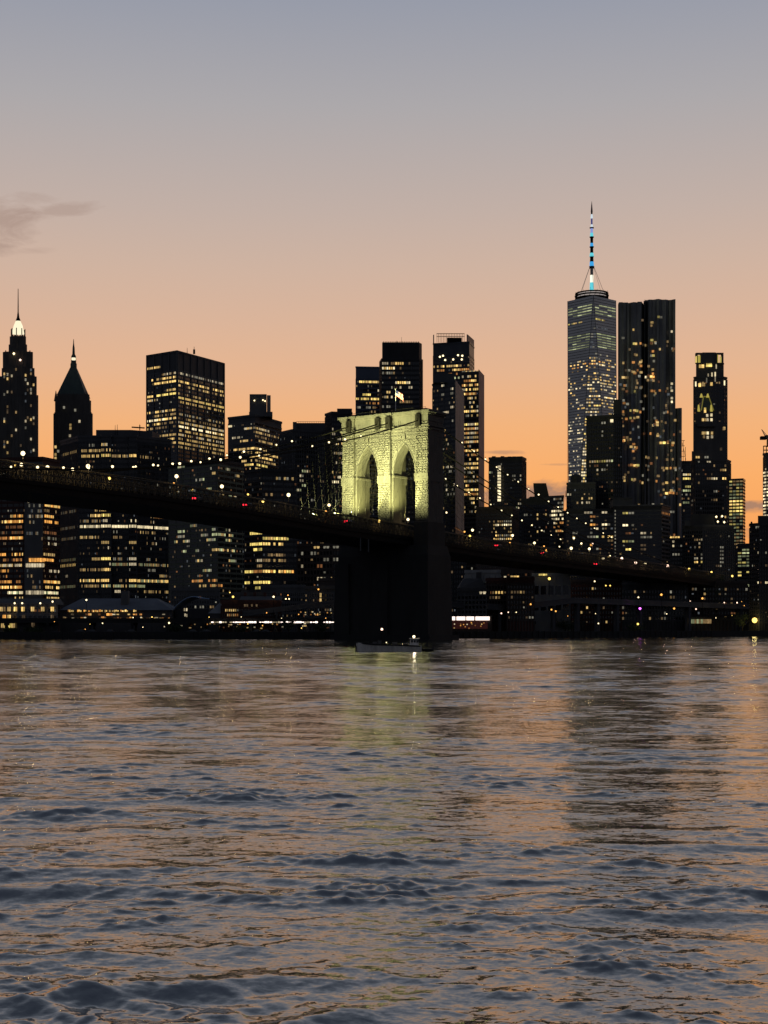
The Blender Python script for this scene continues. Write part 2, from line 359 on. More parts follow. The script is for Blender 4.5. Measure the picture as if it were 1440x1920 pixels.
# ------------------------------------------------------------------ buildings
UNIT = {}
def unit(mk):
    if mk not in UNIT:
        b = MB(); b.box(-.5, .5, -.5, .5, -.5, .5); UNIT[mk] = b.mesh('window', W[mk] if isinstance(mk, str) else mk)
    return UNIT[mk]
def pane(root, p, ang, w, h, mk, name='window', dep=.16):
    o = bpy.data.objects.new(name, unit(mk)); COL.objects.link(o); o.parent = root
    o.location = Vector(p) - root.location; o.rotation_euler = (0, 0, ang); o.scale = (w, dep, h)
    return o
OVER = []; ALLB = []
class Bld:
    """A building whose visible outline is given by the corners of its front as (photo column, distance)."""
    def __init__(s, name, label, pts, ytop, fpx=9, bpx=6, style='ribbon', wall=DARK, trim=SPAN, depth=30, gz=GZ, ytrim=None, cat='building', glass=GLASS, dim=.09):
        ALLB.append(s); s.dim = dim; s.P = [Vector(((x-CX)/F*D, D)) for x, D in pts]; s.pts = pts
        s.D = min(d for _, d in pts)
        s.over = {}; s.z1 = zat(ytop, s.D); s.fh = fpx*s.D/F; s.bw = bpx*s.D/F; s.nw = 0
        P = s.P
        if len(P) == 3 and pts[1][1] < min(pts[0][1], pts[2][1]) - 1: back = [P[0]+P[2]-P[1]]
        else:
            vd = ((P[0]+P[-1])/2).normalized()*depth; back = [P[-1]+vd, P[0]+vd]      # side walls follow the street, away from the river
        s.poly = P + back
        c = sum(P, Vector((0, 0)))/len(P)
        s.root = thing(name, label, cat, (c.x, c.y, gz))
        m = MB(); m.prism([tuple(p) for p in s.poly], gz, s.z1); s.wall = m.build('wall', wall, s.root)
        s.faces = []
        for a, b in zip(P[:-1], P[1:]):
            d = (b-a); L = d.length; d.normalize(); n = Vector((d.y, -d.x))
            s.faces.append((a, b, d, n, L, atan2(d.y, d.x)))
        # a parapet a little proud of the wall
        m = MB()
        for a, b, d, n, L, ang in s.faces:
            o = Vector((*(a - d*.3), s.z1-1.1)); m.obox(o, (*(d*(L+.6)), 0), (*(n*.4), 0), (0, 0, 1.6))
        m.build('parapet', wall, s.root)
        zt = s.z1 - 2.5 if ytrim is None else zat(ytrim, s.D)
        s.zt = zt; s.nf = int((zt-gz-4)/s.fh)
        m = MB(); g = MB()
        for a, b, d, n, L, ang in s.faces:
            nb = max(1, round(L/s.bw)); bw = L/nb
            if style in ('ribbon', 'grid'):
                for k in range(s.nf+1):
                    z = zt - k*s.fh
                    m.obox(Vector((*a, z-s.fh*.42)), (*(d*L), 0), (*(n*.28), 0), (0, 0, s.fh*.42))
            if style in ('grid', 'pier'):
                pw = bw*(.34 if style == 'grid' else .28)
                for k in range(nb+1):
                    o = a + d*(k*bw - pw/2)
                    m.obox(Vector((*o, gz)), (*(d*pw), 0), (*(n*.4), 0), (0, 0, zt+.6-gz))
            if style == 'ribbon':
                for k in range(0, nb+1, 4):
                    o = a + d*(k*bw - .2)
                    m.obox(Vector((*o, gz)), (*(d*.4), 0), (*(n*.2), 0), (0, 0, zt-gz))
            for k in range(s.nf):                       # unlit glass, one strip to each floor
                z = zt - k*s.fh
                g.obox(Vector((*a, z-s.fh*.98)), (*(d*L), 0), (*(n*.05), 0), (0, 0, s.fh*.54))
        if m.v: m.build('facade_grid', trim, s.root, kind='stuff')
        if g.v: g.build('dark_window', glass, s.root, kind='stuff')
    def face_at(s, x):
        for f, (p, q) in zip(s.faces, zip(s.pts[:-1], s.pts[1:])):
            if p[0]-.5 <= x <= q[0]+.5: return f
        return None
    def tpos(s, f, x):
        a, b, d, n, L, ang = f; k = (x-CX)/F
        # a.x + t d.x = k (a.y + t d.y)
        return (k*a.y - a.x)/(d.x - k*d.y)
    def row(s, y, *runs, hf=.54):
        """runs: (x0, x1, material keys, share lit); y is the photo row at x0 of each run"""
        for run in runs:
            x0, x1, mk, p = run[:4]; f = s.face_at((x0+x1)/2)
            if f is None: continue
            a, b, d, n, L, ang = f
            t0 = max(.2, s.tpos(f, x0)); t1 = min(L-.2, s.tpos(f, x1))
            q = a + d*t0; z = zat(y, q.y)
            k = round((s.zt - s.fh*.70 - z)/s.fh); z = s.zt - s.fh*.71 - k*s.fh
            nb = max(1, round(L/s.bw)); bw = L/nb
            i0 = int(t0/bw); i1 = max(i0, int(t1/bw - .01))
            ks = mk.split()
            for i in range(i0, i1+1):
                if random.random() > p: continue
                c = a + d*((i+.5)*bw) + n*.12
                s.lit(c, z, d, n, ang, bw*.78, s.fh*hf*.93, random.choice(ks))
    def lit(s, c, z, d, n, ang, w, h, mk):
        s.nw += 1
        if s.nw < 290: pane(s.root, (c.x, c.y, z), ang, w, h, mk); return
        s.join(c, z, d, n, w, h, mk)
    def join(s, c, z, d, n, w, h, mk):
        if mk not in s.over:              # past the limit: joined into one part for each kind of light
            me = bpy.data.meshes.new('far_window'); me.materials.append(W[mk]); o = bpy.data.objects.new('far_window', me)
            COL.objects.link(o); o.parent = s.root; o.location = -s.root.location; o['kind'] = 'stuff'; s.over[mk] = (o, MB()); OVER.append(s.over[mk])
        s.over[mk][1].obox(Vector((*(c-d*w/2), z-h/2)), (*(d*w), 0), (*(n*.06), 0), (0, 0, h))
    def faint(s):
        # rooms that are barely lit: too dim to pick out one by one
        for a, b, d, n, L, ang in s.faces:
            nb = max(1, round(L/s.bw)); bw = L/nb
            for k in range(s.nf):
                pr = s.dim*random.choice([.2, .5, 1, 1, 2.2])
                for i in range(nb):
                    if random.random() < pr:
                        c = a + d*((i+random.uniform(.35,.65))*bw) + n*.09
                        s.join(c, s.zt - s.fh*.71 - k*s.fh, d, n, bw*random.uniform(.35,.8), s.fh*random.uniform(.25,.5), random.choice(['wf','wf','cf','hd','wd','od','wf']))
    def scatter(s, y0, y1, p_row, p_in, p_one, ks, x0=None, x1=None, hf=.54, runlen=5):
        ks = ks.split()
        for f, (pa, pb) in zip(s.faces, zip(s.pts[:-1], s.pts[1:])):
            a, b, d, n, L, ang = f; nb = max(1, round(L/s.bw)); bw = L/nb
            k0 = max(0, int((s.zt-zat(y0, a.y))/s.fh)); k1 = min(s.nf, int((s.zt-zat(y1, a.y))/s.fh))
            for k in range(k0, k1):
                on = random.random() < p_row; z = s.zt - s.fh*.71 - k*s.fh
                mk = random.choice(ks); st = random.random() < .6
                for i in range(nb):
                    c = a + d*((i+.5)*bw) + n*.12
                    xp = CX + c.x/c.y*F
                    if (x0 is not None and xp < x0) or (x1 is not None and xp > x1): continue
                    if i % runlen == 0 and random.random() < .5: mk = random.choice(ks); st = random.random() < .6
                    lit = (on and st and random.random() < p_in) or random.random() < p_one
                    if lit: s.lit(c, z, d, n, ang, bw*.74, s.fh*hf*.93, mk if on else random.choice(ks))
    def roofbox(s, x0, x1, y, dep=12, m=None, name='roof_equipment', back=8):
        D = s.D + back; a = pt(x0, y, D); b = pt(x1, y, D)
        q = MB(); kbox(q, x0, x1, D, dep, s.z1-.2, a.z); return q.build(name, m or s.wall.data.materials[0], s.root)
    def mast(s, x, y, r=.35, back=10, name='antenna'):
        D = s.D + back; a = pt(x, y, D); q = MB(); q.tube([(a.x, D, s.z1-.5), (a.x, D, a.z)], r, 5, r*.4); return q.build(name, IRON, s.root)
    def lamps(s, *ps, r=.9, m=None):
        for x, y in ps:
            f = s.face_at(x)
            if f is None: continue
            a, b, d, n, L, ang = f; q = a + d*s.tpos(f, x) + n*.6
            g = MB(); g.lathe([(.05,-r),(r*.7,-r*.7),(r,0),(r*.7,r*.7),(.05,r)], (0,0,0), 8)
            g.build('facade_lamp', m or LAMPW, s.root, loc=Vector((q.x, q.y, zat(y, q.y)))-s.root.location)

# --- far left: slender stepped tower with a lit lantern and needle spire
def stepped(name, label, xc, D, tiers, wall, glass=False):
    root = thing(name, label, 'skyscraper', ((xc-CX)/F*D, D+20, GZ)); zb = GZ; cx = (xc-CX)/F*D
    for i, (x0, x1, ytop, cham) in enumerate(tiers):
        a = (x0-CX)/F*D; b = (x1-CX)/F*D; z1 = zat(ytop, D); h = (b-a); c = h*cham; dpt = max(10, min(h, 38)); y0 = D + (40-dpt)/2*1.0*(i > 0)
        m = MB(); sk = lambda x, y: (x + (y-D)*cx/D, y)
        m.prism([sk(*q_) for q_ in ((a+c, y0), (b-c, y0), (b, y0+c), (b, y0+dpt-c), (b-c, y0+dpt), (a+c, y0+dpt), (a, y0+dpt-c), (a, y0+c))], zb-.02, z1)
        m.build('tier', wall, root)
        p = MB(); nb = max(3, int(h/3.6)); bw = (h-2*c)/nb
        for k in range(nb+1):
            x = sk(a+c+k*bw, y0)[0]; p.obox((x-.45, y0, zb), (.9, 0, 0), (0, -.5, 0), (0, 0, z1-zb+1.0))
        if z1-zb > 6: p.build('pier', wall, root, kind='stuff')
        zb = z1
    return root
T = stepped('art_deco_skyscraper', 'slender stepped stone skyscraper with white lit crown and tall needle spire', 34, 1400,
  [(-14,76,905,.05), (-12,72,740,.06), (-6,69,705,.06), (3,65,688,.08), (5,62,657,.1), (16,51,641,.14), (18,49,625,.2)], STONEF)
def spire(root, x, D, prof, mt, name, yc=20, k=10):
    D += yc; b = (x-CX)/F*D; q = MB(); q.lathe([(w/2/F*D, zat(y, D)) for w, y in prof], (b, D, 0), k); return q.build(name, mt, root)
spire(T, 34, 1400, [(23,626),(21,620),(17,611),(10,603),(7,601)], CROWNL, 'lit_lantern')
spire(T, 34, 1400, [(9,602),(8,599),(5,596),(4,592),(3,588),(2.2,585),(1.2,542),(.4,541)], IRON, 'spire')
b_ = pt(34, 600, 1420)
q = MB()
for k in range(8):
    t = pi/4*k; q.obox((b_.x+cos(t)*6.6-.35, 1420+sin(t)*6.6-.35, zat(626, 1400)), (.7,0,0), (0,.7,0), (0,0,8.5))
q.build('lantern_rib', STONEF, T, kind='stuff')
for x, y, r, mm in ((26,663,1.3,LAMPW), (38,675,1.2,LAMPP)):
    c = pt(x, y, 1403); g = MB(); g.lathe([(.05,-r),(r,0),(.05,r)], (0,0,0), 8); g.build('floodlight', mm, T, loc=c-T.location)
for i in range(46):
    x = random.choice([8,14,22,30,39,48,52,58,63]) ; y = random.uniform(690, 850)
    c = pt(x, y, 1399.3); pane(T, c, 0, 1.5, 2.4, random.choice(['hd','hm','wd','wm','wf','cf']))
# --- pyramid roofed tower
T = stepped('pyramid_roof_skyscraper', 'stone skyscraper with steep green copper pyramid roof and lit finial', 138, 1450,
  [(100,174,775,.04), (103,171,750,.05), (107,168,738,.06)], STONEF)
D = 1450; q = MB(); a = 27.5/F*D; b = 5.5/F*D; cx = (138-CX)/F*(D+20); cy = D+20
q.prism([(cx-a,cy-a*.8),(cx+a,cy-a*.8),(cx+a,cy+a*.8),(cx-a,cy+a*.8)], zat(738, D)-.1, zat(690, D+20), [(cx-b,cy-b),(cx+b,cy-b),(cx+b,cy+b),(cx-b,cy+b)])
q.build('pyramid_roof', COPPER, T)
spire(T, 138, D, [(12,692.5),(12,682),(10,681),(9,668),(5,664),(4,652),(2,645),(1,636)], COPPER, 'cupola')
spire(T, 138, D-12, [(8,675),(8,671)], CROWNL, 'lit_finial', yc=20)
q = MB()
for sx in (-1, 1):
    x = cx + sx*28.5/F*D; q.prism([(x-1.6,D+6),(x+1.6,D+6),(x+1.6,D+10),(x-1.6,D+10)], zat(750,D), zat(730,D), [(x-.2,D+7.8),(x+.2,D+7.8),(x+.2,D+8.2),(x-.2,D+8.2)])
q.build('corner_pinnacle', STONEF, T, kind='stuff')
for x, y in ((141,769),(132,797),(132,803),(131,817),(104,852),(104,838),(109,846),(104,859),(149,790),(120,764)):
    pane(T, pt(x, y, D-.6), 0, 2, 2.6, random.choice(['hm','wm','hd']))

# --- broad dark many-sided block behind the deck
B = Bld('octagonal_office_block', 'broad dark many-sided office block with long rows of white office windows', [(113,1030),(147,1002),(189,1000),(190,997),(208,996),(209,1000),(241,1001),(242,998),(256,998),(257,1003),(320,1022)], 816, 10.2, 3.0, 'pier', DARK, DARK, 45, ytrim=826)
q = MB(); q.prism([tuple(pt(x, 0, 1015+dd).xy) for x, dd in ((180,0),(245,0),(285,8),(300,25),(180,25))], B.z1-.3, zat(806, 1015)); q.build('roof_storey', DARK, B.root)
B.mast(216, 797, .3); B.mast(220, 796, .3); B.mast(262, 795, .25)
q = MB(); c = pt(247, 801, 1020); q.tube([c, pt(271, 802.5, 1020)], .5, 5); c2 = pt(262, 797, 1020); q.tube([c2, pt(262, 806, 1020)], .4, 5); q.build('window_cleaning_jib', IRON, B.root)
w = 'hb hm hm wm'
B.row(832, (168,176,'hd',.6), (191,205,'wm hm',.9)); B.row(843, (150,187,'wm wd wm',.8), (191,207,'wm wd',.8))
B.row(853, (119,144,'wd wm',.8), (150,186,'wm wb',.9), (191,207,'wb ym',1), (211,238,'wm wd',.9), (243,256,'wb',1), (262,282,'wm wd',.7))
B.row(950, (150,170,'wm wb',.8)); B.row(959, (116,143,'wd hd',.8), (180,188,'wm',.8), (191,207,'wb',1), (211,240,'wd hd',.8), (243,255,'hm',.7))
B.row(969, (172,187,'wm wb',.9), (191,207,'yb',1), (283,313,'wd om',.8)); B.row(980, (150,187,'wd hd wf',.7), (193,205,'hm',.5), (243,256,'hb',.6), (262,290,'hm wd',.25))
B.row(991, (115,142,'wd hd',.7), (150,188,'hb hb hm',.96), (191,208,'hb',1), (210,241,'hb',.98), (242,256,'hb',1), (258,319,'hb',.98))
B.row(1002, (206,220,'hd',.5), (262,292,'wd wm',.8)); B.row(1012, (115,143,'wd hd',.8), (150,187,'wm wd',.85), (191,205,'wm',.8), (213,226,'wd',.6), (243,256,'wm',.8), (262,310,'wf hd',.25))
B.row(1022, (275,292,'hm wd',.6), (200,204,'hm',.7)); B.row(1044, (174,187,'wm',.9), (191,208,'yb',1), (211,228,'wd hd',.7), (243,256,'hm',.7), (272,300,'hd wd',.4))
B.row(1054, (116,142,'gd wd',.9), (205,208,'hm',1), (210,241,'gd wd',.9), (243,254,'hm',.9), (261,313,'wd gd wm',.8))
B.row(1066, (115,142,'wb wm',.95), (150,187,'wd wm',.7), (191,206,'wb wm',.9), (278,290,'hd',.6)); B.row(1076, (298,313,'wm wd',.9), (124,128,'hm',1))
B.row(1086, (150,187,'wm wb gm',.92), (191,204,'wb',1), (226,241,'wd',.7), (243,254,'wb',1), (258,316,'wm wb gm',.95))
B.row(1096, (115,142,'wd gm',.9), (155,187,'wm wd',.7), (191,208,'gm wb',1), (211,240,'wm gm',.9), (243,254,'ym gm',1), (259,270,'gm',1))
B.row(1107, (217,224,'hm',1), (271,313,'wd wm',.55))

# --- tall slab with two faces
B = Bld('two_faced_office_slab', 'tall office slab showing two faces with warm ribbon windows and blank top floors', [(275,1222),(332,1200),(420,1258)], 658, 7.7, 3.4, 'ribbon', DARK, SPAN, ytrim=693)
q = MB()
for a, b, d, n, L, ang in B.faces:
    nb = max(2, round(L/9.5))
    for k in range(nb+1):
        c = a + d*(L*k/nb - .5*(k > 0)); q.obox((*c, GZ), (*(d*.9), 0), (*(n*.75), 0), (0, 0, B.z1-GZ+.2))
q.build('steel_column', SPAN, B.root, kind='stuff')
B.roofbox(362, 366, 655, 5, IRON, 'roof_mast'); B.mast(351, 652, .3); B.mast(364, 650, .4)
for y, *r in ((695,(276,299,'wm wb',.9)), (703,(307,332,'wd hm',.6)), (712,(286,332,'wm wb',.85)), (720,(288,332,'wb',.95)), (735,(315,332,'wb wm',.9)), (742,(276,288,'wb',1),(294,332,'yb',1)),
  (753,(276,294,'hm wm',.8)), (773,(277,332,'hm wb wm',.75)), (780,(285,332,'wd wm',.6)), (788,(276,332,'wb hb',.95)), (796,(276,300,'wb',.95),(305,332,'wd',.5)), (803,(276,332,'wd wf wm',.6)), (818,(300,332,'wm',.8)), (826,(316,332,'wm wb',.6)), (834,(300,330,'wd wm',.4))): B.row(y, *r)
for y, p, ks in ((702,.7,'hd hm'), (712,.65,'wm wb'), (721,.5,'wm'), (736,.3,'wm wd'), (744,.95,'wb yb'), (750,.5,'wm wb'), (773,.5,'wm hd'), (781,.55,'wm wd'), (788,.9,'wb hm'), (796,.8,'wb hb'), (803,.75,'wm wb'), (815,.7,'hm wb'), (823,.75,'wm wb'), (831,.7,'wb wm'), (838,.5,'wm')):
    B.row(y, (333,419,ks,p))

# --- office block with the box penthouse
B = Bld('stepped_office_block', 'dark office block with a grey box penthouse, warm windows on lower floors', [(428,1055),(478,1040),(528,1078)], 778, 7.6, 3.3, 'ribbon', DARK, SPAN, ytrim=789)
B.roofbox(468, 500, 739, 14, GREY, 'penthouse'); B.roofbox(500.5, 507.5, 741, 13, PALE, 'penthouse_side', back=9); B.roofbox(467, 511, 772, 18, GREY, 'penthouse_plinth', back=6)
for x, y in ((477,751),(493,750),(497,752)):
    c = pt(x, y, 1047.4); g = MB(); g.lathe([(.05,-.6),(.6,0),(.05,.6)], (0,0,0), 8); g.build('penthouse_lamp', LAMPW, B.root, loc=c-B.root.location)
for y, *r in ((798,(430,433,'hb',1)), (805,(458,477,'wm hm',.8),(479,505,'hm wm',.8)), (813,(479,526,'wm wd',.5)), (821,(437,450,'hm',.6),(479,505,'wd',.5)), (828,(452,465,'wm',.8),(479,520,'wd wm',.6)), (841,(438,477,'wb wm',.8),(479,500,'wm',.8)),
  (848,(455,477,'wm',.6),(479,520,'wm wb',.7)), (856,(470,477,'wb',1),(479,510,'wb',.8)), (864,(454,477,'wm',.8),(479,515,'wm wd',.7)), (871,(453,477,'wb yb',.9),(479,500,'yb',.9)), (878,(453,477,'wm',.7),(479,505,'wm',.8))): B.row(y, *r)
# --- block with yellow bands, mostly under the deck
B = Bld('yellow_banded_block', 'squat black office block with yellow lit bands seen beneath the bridge deck', [(459,810),(492,800),(556,806)], 880, 10.3, 5.0, 'ribbon', BLACK, BLACK, 40)
for y, *r in ((988,(481,490,'hm',1)), (1005,(470,491,'yb',.95),(493,541,'yb wb ym',.9)), (1016,(470,491,'yb',1),(493,535,'yb wb',.85)), (1026,(484,490,'ym',1)), (1035,(478,490,'yb',1)), (1044,(500,530,'wd',.5)), (1054,(485,490,'hm',1),(495,532,'wd wm',.7)),
  (1064,(484,490,'wd',1)), (1074,(462,475,'yb',1),(478,491,'om',1),(493,551,'wb ob yb',.95)), (1093,(462,491,'yb',.9),(493,504,'yb',1)), (1103,(480,487,'ym',1)), (925,(495,520,'wd',.3)), (890,(500,545,'hd',.0)), (897,(520,550,'wm hd',.6))): B.row(y, *r)
# --- greenish apartment slab under the deck
B = Bld('apartment_slab', 'wide apartment slab with pale green balcony bands beneath the bridge deck', [(317,890),(408,860),(457,884)], 862, 9.6, 5.2, 'ribbon', BLACK, SPANP, 30)
for i in range(34):
    y = random.choice([878,888,897,907,917,926,983,993,1003,1012,1022,1031,1041,1050,1060,1070,1080]); x = random.uniform(322, 452)
    f = 6 if random.random() < .6 else 12
    if (x < 408 < x+f): continue
    B.row(y, (x, x+f, 'gm wm hm hd gd', .8))
B.row(993, (336,345,'gm',1)); B.row(998, (400,407,'gm',1),(409,420,'gm',.8)); B.row(1029,(398,407,'wm',.8),(409,440,'gm wm',.5)); B.row(1101, (375,407,'wm om',.6),(409,416,'om wb',1)); B.row(1089,(360,407,'wd om',.5))
# --- far left block with orange ribbons
B = Bld('orange_banded_block', 'rounded office block with orange ribbon windows and a grey central shaft', [(-40,800),(44,792),(80,790),(112,806)], 858, 10.3, 3.1, 'ribbon', mat('red_brown_cladding', (.06,.025,.02), .8), mat('red_brown_cladding', (.06,.025,.02)), 40)
m_ = MB(); a = pt(47, 0, 789.5); b = pt(80, 0, 789.5); m_.box(a.x, b.x, 788.2, 800, GZ, zat(866, 788)); m_.build('service_shaft', GREY, B.root)
for y, *r in ((940,(82,111,'wd',.7)), (948,(84,112,'wb ob',.95)), (958,(84,108,'wd',.4)), (968,(20,43,'ob wm',.7),(84,100,'ob wb',1)), (979,(4,43,'wb ob',.95),(84,97,'ob',1),(103,108,'ob',1)), (988,(0,40,'od',.5)), (999,(0,42,'od wf',.7),(84,104,'od',.7)), (1009,(0,17,'om',.7),(18,44,'wb ob',1),(90,104,'hd',.5)),
  (1020,(90,104,'hm wf',.4)), (1040,(0,11,'ob',1),(23,44,'wb ob',.9),(83,102,'wm wd',.9)), (1050,(0,44,'od om',.8),(81,99,'ob',1)), (1060,(0,44,'wm hm',.9),(81,82,'wm',1)), (1069,(0,15,'ob',.9),(92,109,'hm',.7)), (1080,(0,15,'om',.5)), (1091,(0,20,'om ob',.8),(32,38,'om',1),(82,111,'wb ob',.95)),
  (1101,(0,43,'wb ob',.95),(86,98,'wb',.7),(106,110,'wb',1)), (1111,(15,44,'gm hb',1),(81,108,'hb gm',1)), (1121,(25,43,'wm',.6),(87,110,'wm',.7))): B.row(y, *r)
for y0, x0, x1 in ((1050,54,80),(1060,48,80),(1111,48,80)):
    for x in np.arange(x0, x1, 5): pane(B.root, pt(x+2.5, y0, 787.9), 0, 1.2, 2.0, 'ob' if y0 == 1050 else 'hm')
for i in range(40):
    pane(B.root, pt(random.uniform(50, 79), random.choice([940,948,958,968,979,1000,1010,1070,1080,1091,1101]), 787.9), 0, .7, 1.6, random.choice(['hd','wf','hm','wd','cf']))

# --- blocks left of the stone tower
B = Bld('ribbed_apartment_block', 'long dark block with closely spaced vertical ribs, left of the stone tower', [(524,1015),(548,1000),(612,1010)], 806, 9, 4.6, 'pier', DARK, GREY, 40)
B.roofbox(550, 611, 793, 20, DARK, 'roof_storey'); B.roofbox(549, 556, 791, 4, GREY, 'roof_equipment', 4)
q = MB()
for x in np.arange(556, 611, 3.4): a = pt(x, 790, 1010); q.obox((a.x, 1010, zat(793.4, 1010)), (.15,0,0), (0,.15,0), (0,0,1.3))
a = pt(556, 790.2, 1010); b = pt(611, 790.2, 1010); q.tube([a, b], .12, 4); q.build('roof_railing', IRON, B.root)
for x, y in ((566,879),(573,879),(562,888),(574,884),(565,905),(567,912),(552,918),(558,919),(541,919),(546,917)): B.row(y, (x, x+3, 'gm hm', 1))
B = Bld('plain_dark_tower', 'plain dark tower with scattered white windows close behind the stone tower', [(610,985),(622,975),(660,978)], 773, 9, 3.6, 'grid', BLACK, BLACK, 40)
B.roofbox(632, 660, 766, 15, BLACK, 'roof_storey')
for y in (800,815,824,835,846,852,864,871,886,893,900,907): B.row(y, (622,642,'hb hm wm',.45))
# --- towers behind the stone tower
B = Bld('blue_glass_tower', 'blue-grey glass tower with blank top and yellow floors, left behind black tower', [(667,1320),(714,1322)], 688, 8, 3.2, 'ribbon', mat('blue_grey_cladding', (.07,.085,.12), .5), mat('blue_grey_trim', (.06,.07,.10), .5), 40, ytrim=710)
for y, *r in ((715,(675,713,'wb yb wm',.85)), (723,(670,713,'hd',.25)), (736,(680,694,'yb',1),(708,713,'hm',.6)), (748,(668,714,'wb yb',.92)), (756,(690,713,'om hm',.6)), (763,(672,713,'hd wd',.4)), (769,(690,713,'wd',.5))): B.row(y, *r)
B = Bld('black_tower', 'tall black tower with chamfered crown and few white windows', [(712,1215),(716,1200),(786,1200),(792,1206)], 673, 9, 4.2, 'pier', BLACK, BLACK, 40, ytrim=675)
q = MB(); P = [tuple(pt(x, 0, D_).xy) for x, D_ in ((716.5,1203),(786,1203),(791,1209),(791,1235),(716.5,1235))]; q.prism(P, B.z1-.3, zat(642, 1203)); q.build('crown', BLACK, B.root)
q = MB()
for x in np.arange(718, 785, 3.3): a = pt(x, 0, 1202.6); q.obox((a.x, 1202.5, B.z1), (.7,0,0), (0,.5,0), (0,0,zat(640.5,1203)-B.z1))
q.build('crown_fin', BLACK, B.root, kind='stuff'); B.mast(753, 632, .25); B.mast(744, 639, .5)
for y, *r in ((681,(720,727,'hm',1),(734,738,'wd',1),(743,757,'wb yb',1),(760,772,'hd wf',.6)), (691,(719,738,'wb hb',.95)), (699,(719,738,'hd wd',.7)), (715,(738,746,'wm hm',.8),(748,769,'wb hb',.95)), (722,(769,772,'hm',1)), (726,(750,753,'hm',1)), (736,(725,730,'wm',1)), (742,(724,735,'wm hm',.7)),
  (749,(753,772,'wm wd',.8)), (760,(720,735,'hd',.4)), (766,(716,740,'wm hd',.5))): B.row(y, *r)
B = Bld('screened_glass_tower', 'tallest of the three glass towers, topped by an open roof screen', [(812,1510),(880,1500),(889,1530)], 641, 7.6, 3.6, 'ribbon', mat('blue_black_glass', (.035,.042,.055), .3), mat('blue_black_trim', (.03,.035,.045), .4), 45, ytrim=664)
q = MB()
for x in np.arange(819, 872, 3.0): a = pt(x, 0, 1503); q.obox((a.x, 1503, B.z1), (.35,0,0), (0,.35,0), (0,0,zat(625,1503)-B.z1))
for y in (625.5, 631): q.tube([pt(818.5, y, 1503), pt(871, y, 1503)], .3, 4)
q.build('roof_screen', IRON, B.root, kind='stuff')
q = MB(); q.prism([tuple(pt(x,0,d).xy) for x, d in ((812,1511),(814,1509),(814,1530),(812,1530))], B.z1, zat(628,1511)); q.prism([tuple(pt(x,0,d).xy) for x, d in ((875,1500),(877,1500),(889,1530),(887,1531))], B.z1, zat(627,1500)); q.build('corner_fin', mat('pinkish_metal', (.20,.15,.14), .5), B.root)
B.roofbox(838, 866, 633, 10, IRON)
B.lamps((825,669),(831,667),(835,675),(859,666),(867,667),(866,674),(850,674), r=1.0)
for y, *r in ((690,(813,822,'wm',.6),(818,879,'wb wm wd',.75)), (697,(820,879,'wm wb om',.6)), (704,(840,870,'wm om',.5)), (712,(850,880,'wm gm',.6)), (720,(868,880,'hm wm',.5))): B.row(y, *r)
B = Bld('brown_glass_tower', 'middle glass tower with pinkish narrow side and crowded warm windows', [(866,1345),(897,1340),(907,1372)], 697, 8.2, 3.4, 'ribbon', mat('brown_glass', (.05,.045,.045), .35), mat('brown_trim', (.05,.045,.042), .5), 40, ytrim=699)
q = MB(); f = B.faces[1]; q.obox((*f[0], 95), (*(f[2]*f[4]), 0), (*(f[3]*.5), 0), (0,0,B.z1-95+2)); q.build('side_cladding', mat('pink_stone', (.34,.24,.21), .7), B.root)
for y in np.arange(702, 958, 8.2):
    p = random.choice([.3,.5,.8,.95]) if y < 770 else random.choice([.5,.8,.95,1])
    B.row(y, (868,896,random.choice(['wb yb hm','wm wb hm','wm hm om','hd wm','wb om']),p))
B = Bld('pale_sided_tower', 'front tower with blue-black glass and a pale beige concrete side', [(811,1120),(853,1105),(869,1160)], 715, 8.6, 3.8, 'ribbon', mat('blue_black_glass', (.035,.042,.055)), mat('blue_black_trim', (.03,.035,.045)), 40, ytrim=722)
B.roofbox(811.5, 852, 700, 20, mat('blue_black_glass', (.03,.036,.05)), 'roof_storey', 4)
q = MB(); f = B.faces[1]; q.obox((*f[0], 80), (*(f[2]*f[4]), 0), (*(f[3]*.5), 0), (0,0,B.z1-80+1))
q.build('side_cladding', mat('beige_concrete', (.42,.36,.31), .8), B.root)
q = MB(); q.obox((*f[0], GZ), (*(f[2]*f[4]), 0), (*(f[3]*.45), 0), (0,0,76)); q.build('dark_cover_panel', DARK, B.root)  # dark panel added to cover the sky glow on the lower side wall
q = MB()
for k in range(30): q.obox((*(f[0]+f[3]*.5), B.z1-2-k*3.4), (*(f[2]*f[4]), 0), (*(f[3]*.12), 0), (0,0,.7))
q.build('floor_joint', mat('beige_concrete', (.4,.36,.32)), B.root, kind='stuff')
for x, y in ((829,727),(829,737),(846,730),(846,741),(832,776),(836,772),(846,766),(820,790)): B.row(y, (x, x+3, 'hm hd', 1))
B.scatter(760, 940, .15, .5, .05, 'hm hd wm', x1=853)
B = Bld('flat_black_tower', 'flat-topped black tower with one vertical column of white windows', [(917,1006),(978,1000),(986,1012)], 857, 7.5, 3.6, 'grid', BLACK, BLACK, 40)
q = MB()
for i in range(14): x = random.uniform(924, 966); a = pt(x, 0, 1010); q.box(a.x-1.2, a.x+1.2, 1008, 1013, B.z1, B.z1+random.uniform(.4,1.6))
q.build('roof_equipment', BLACK, B.root)
for k in range(12): pane(B.root, pt(936, 875+k*5.7, 999.4), 0, 2.2, 1.5, 'hb' if k not in (0,) else 'hm')
for x, y in ((963,891),(963,896),(978,891),(978,896),(982,880),(983,886),(983,892),(983,898),(983,904),(921,887),(975,942),(971,952)): B.row(y, (x-1, x+1, 'hm gm hd', 1))
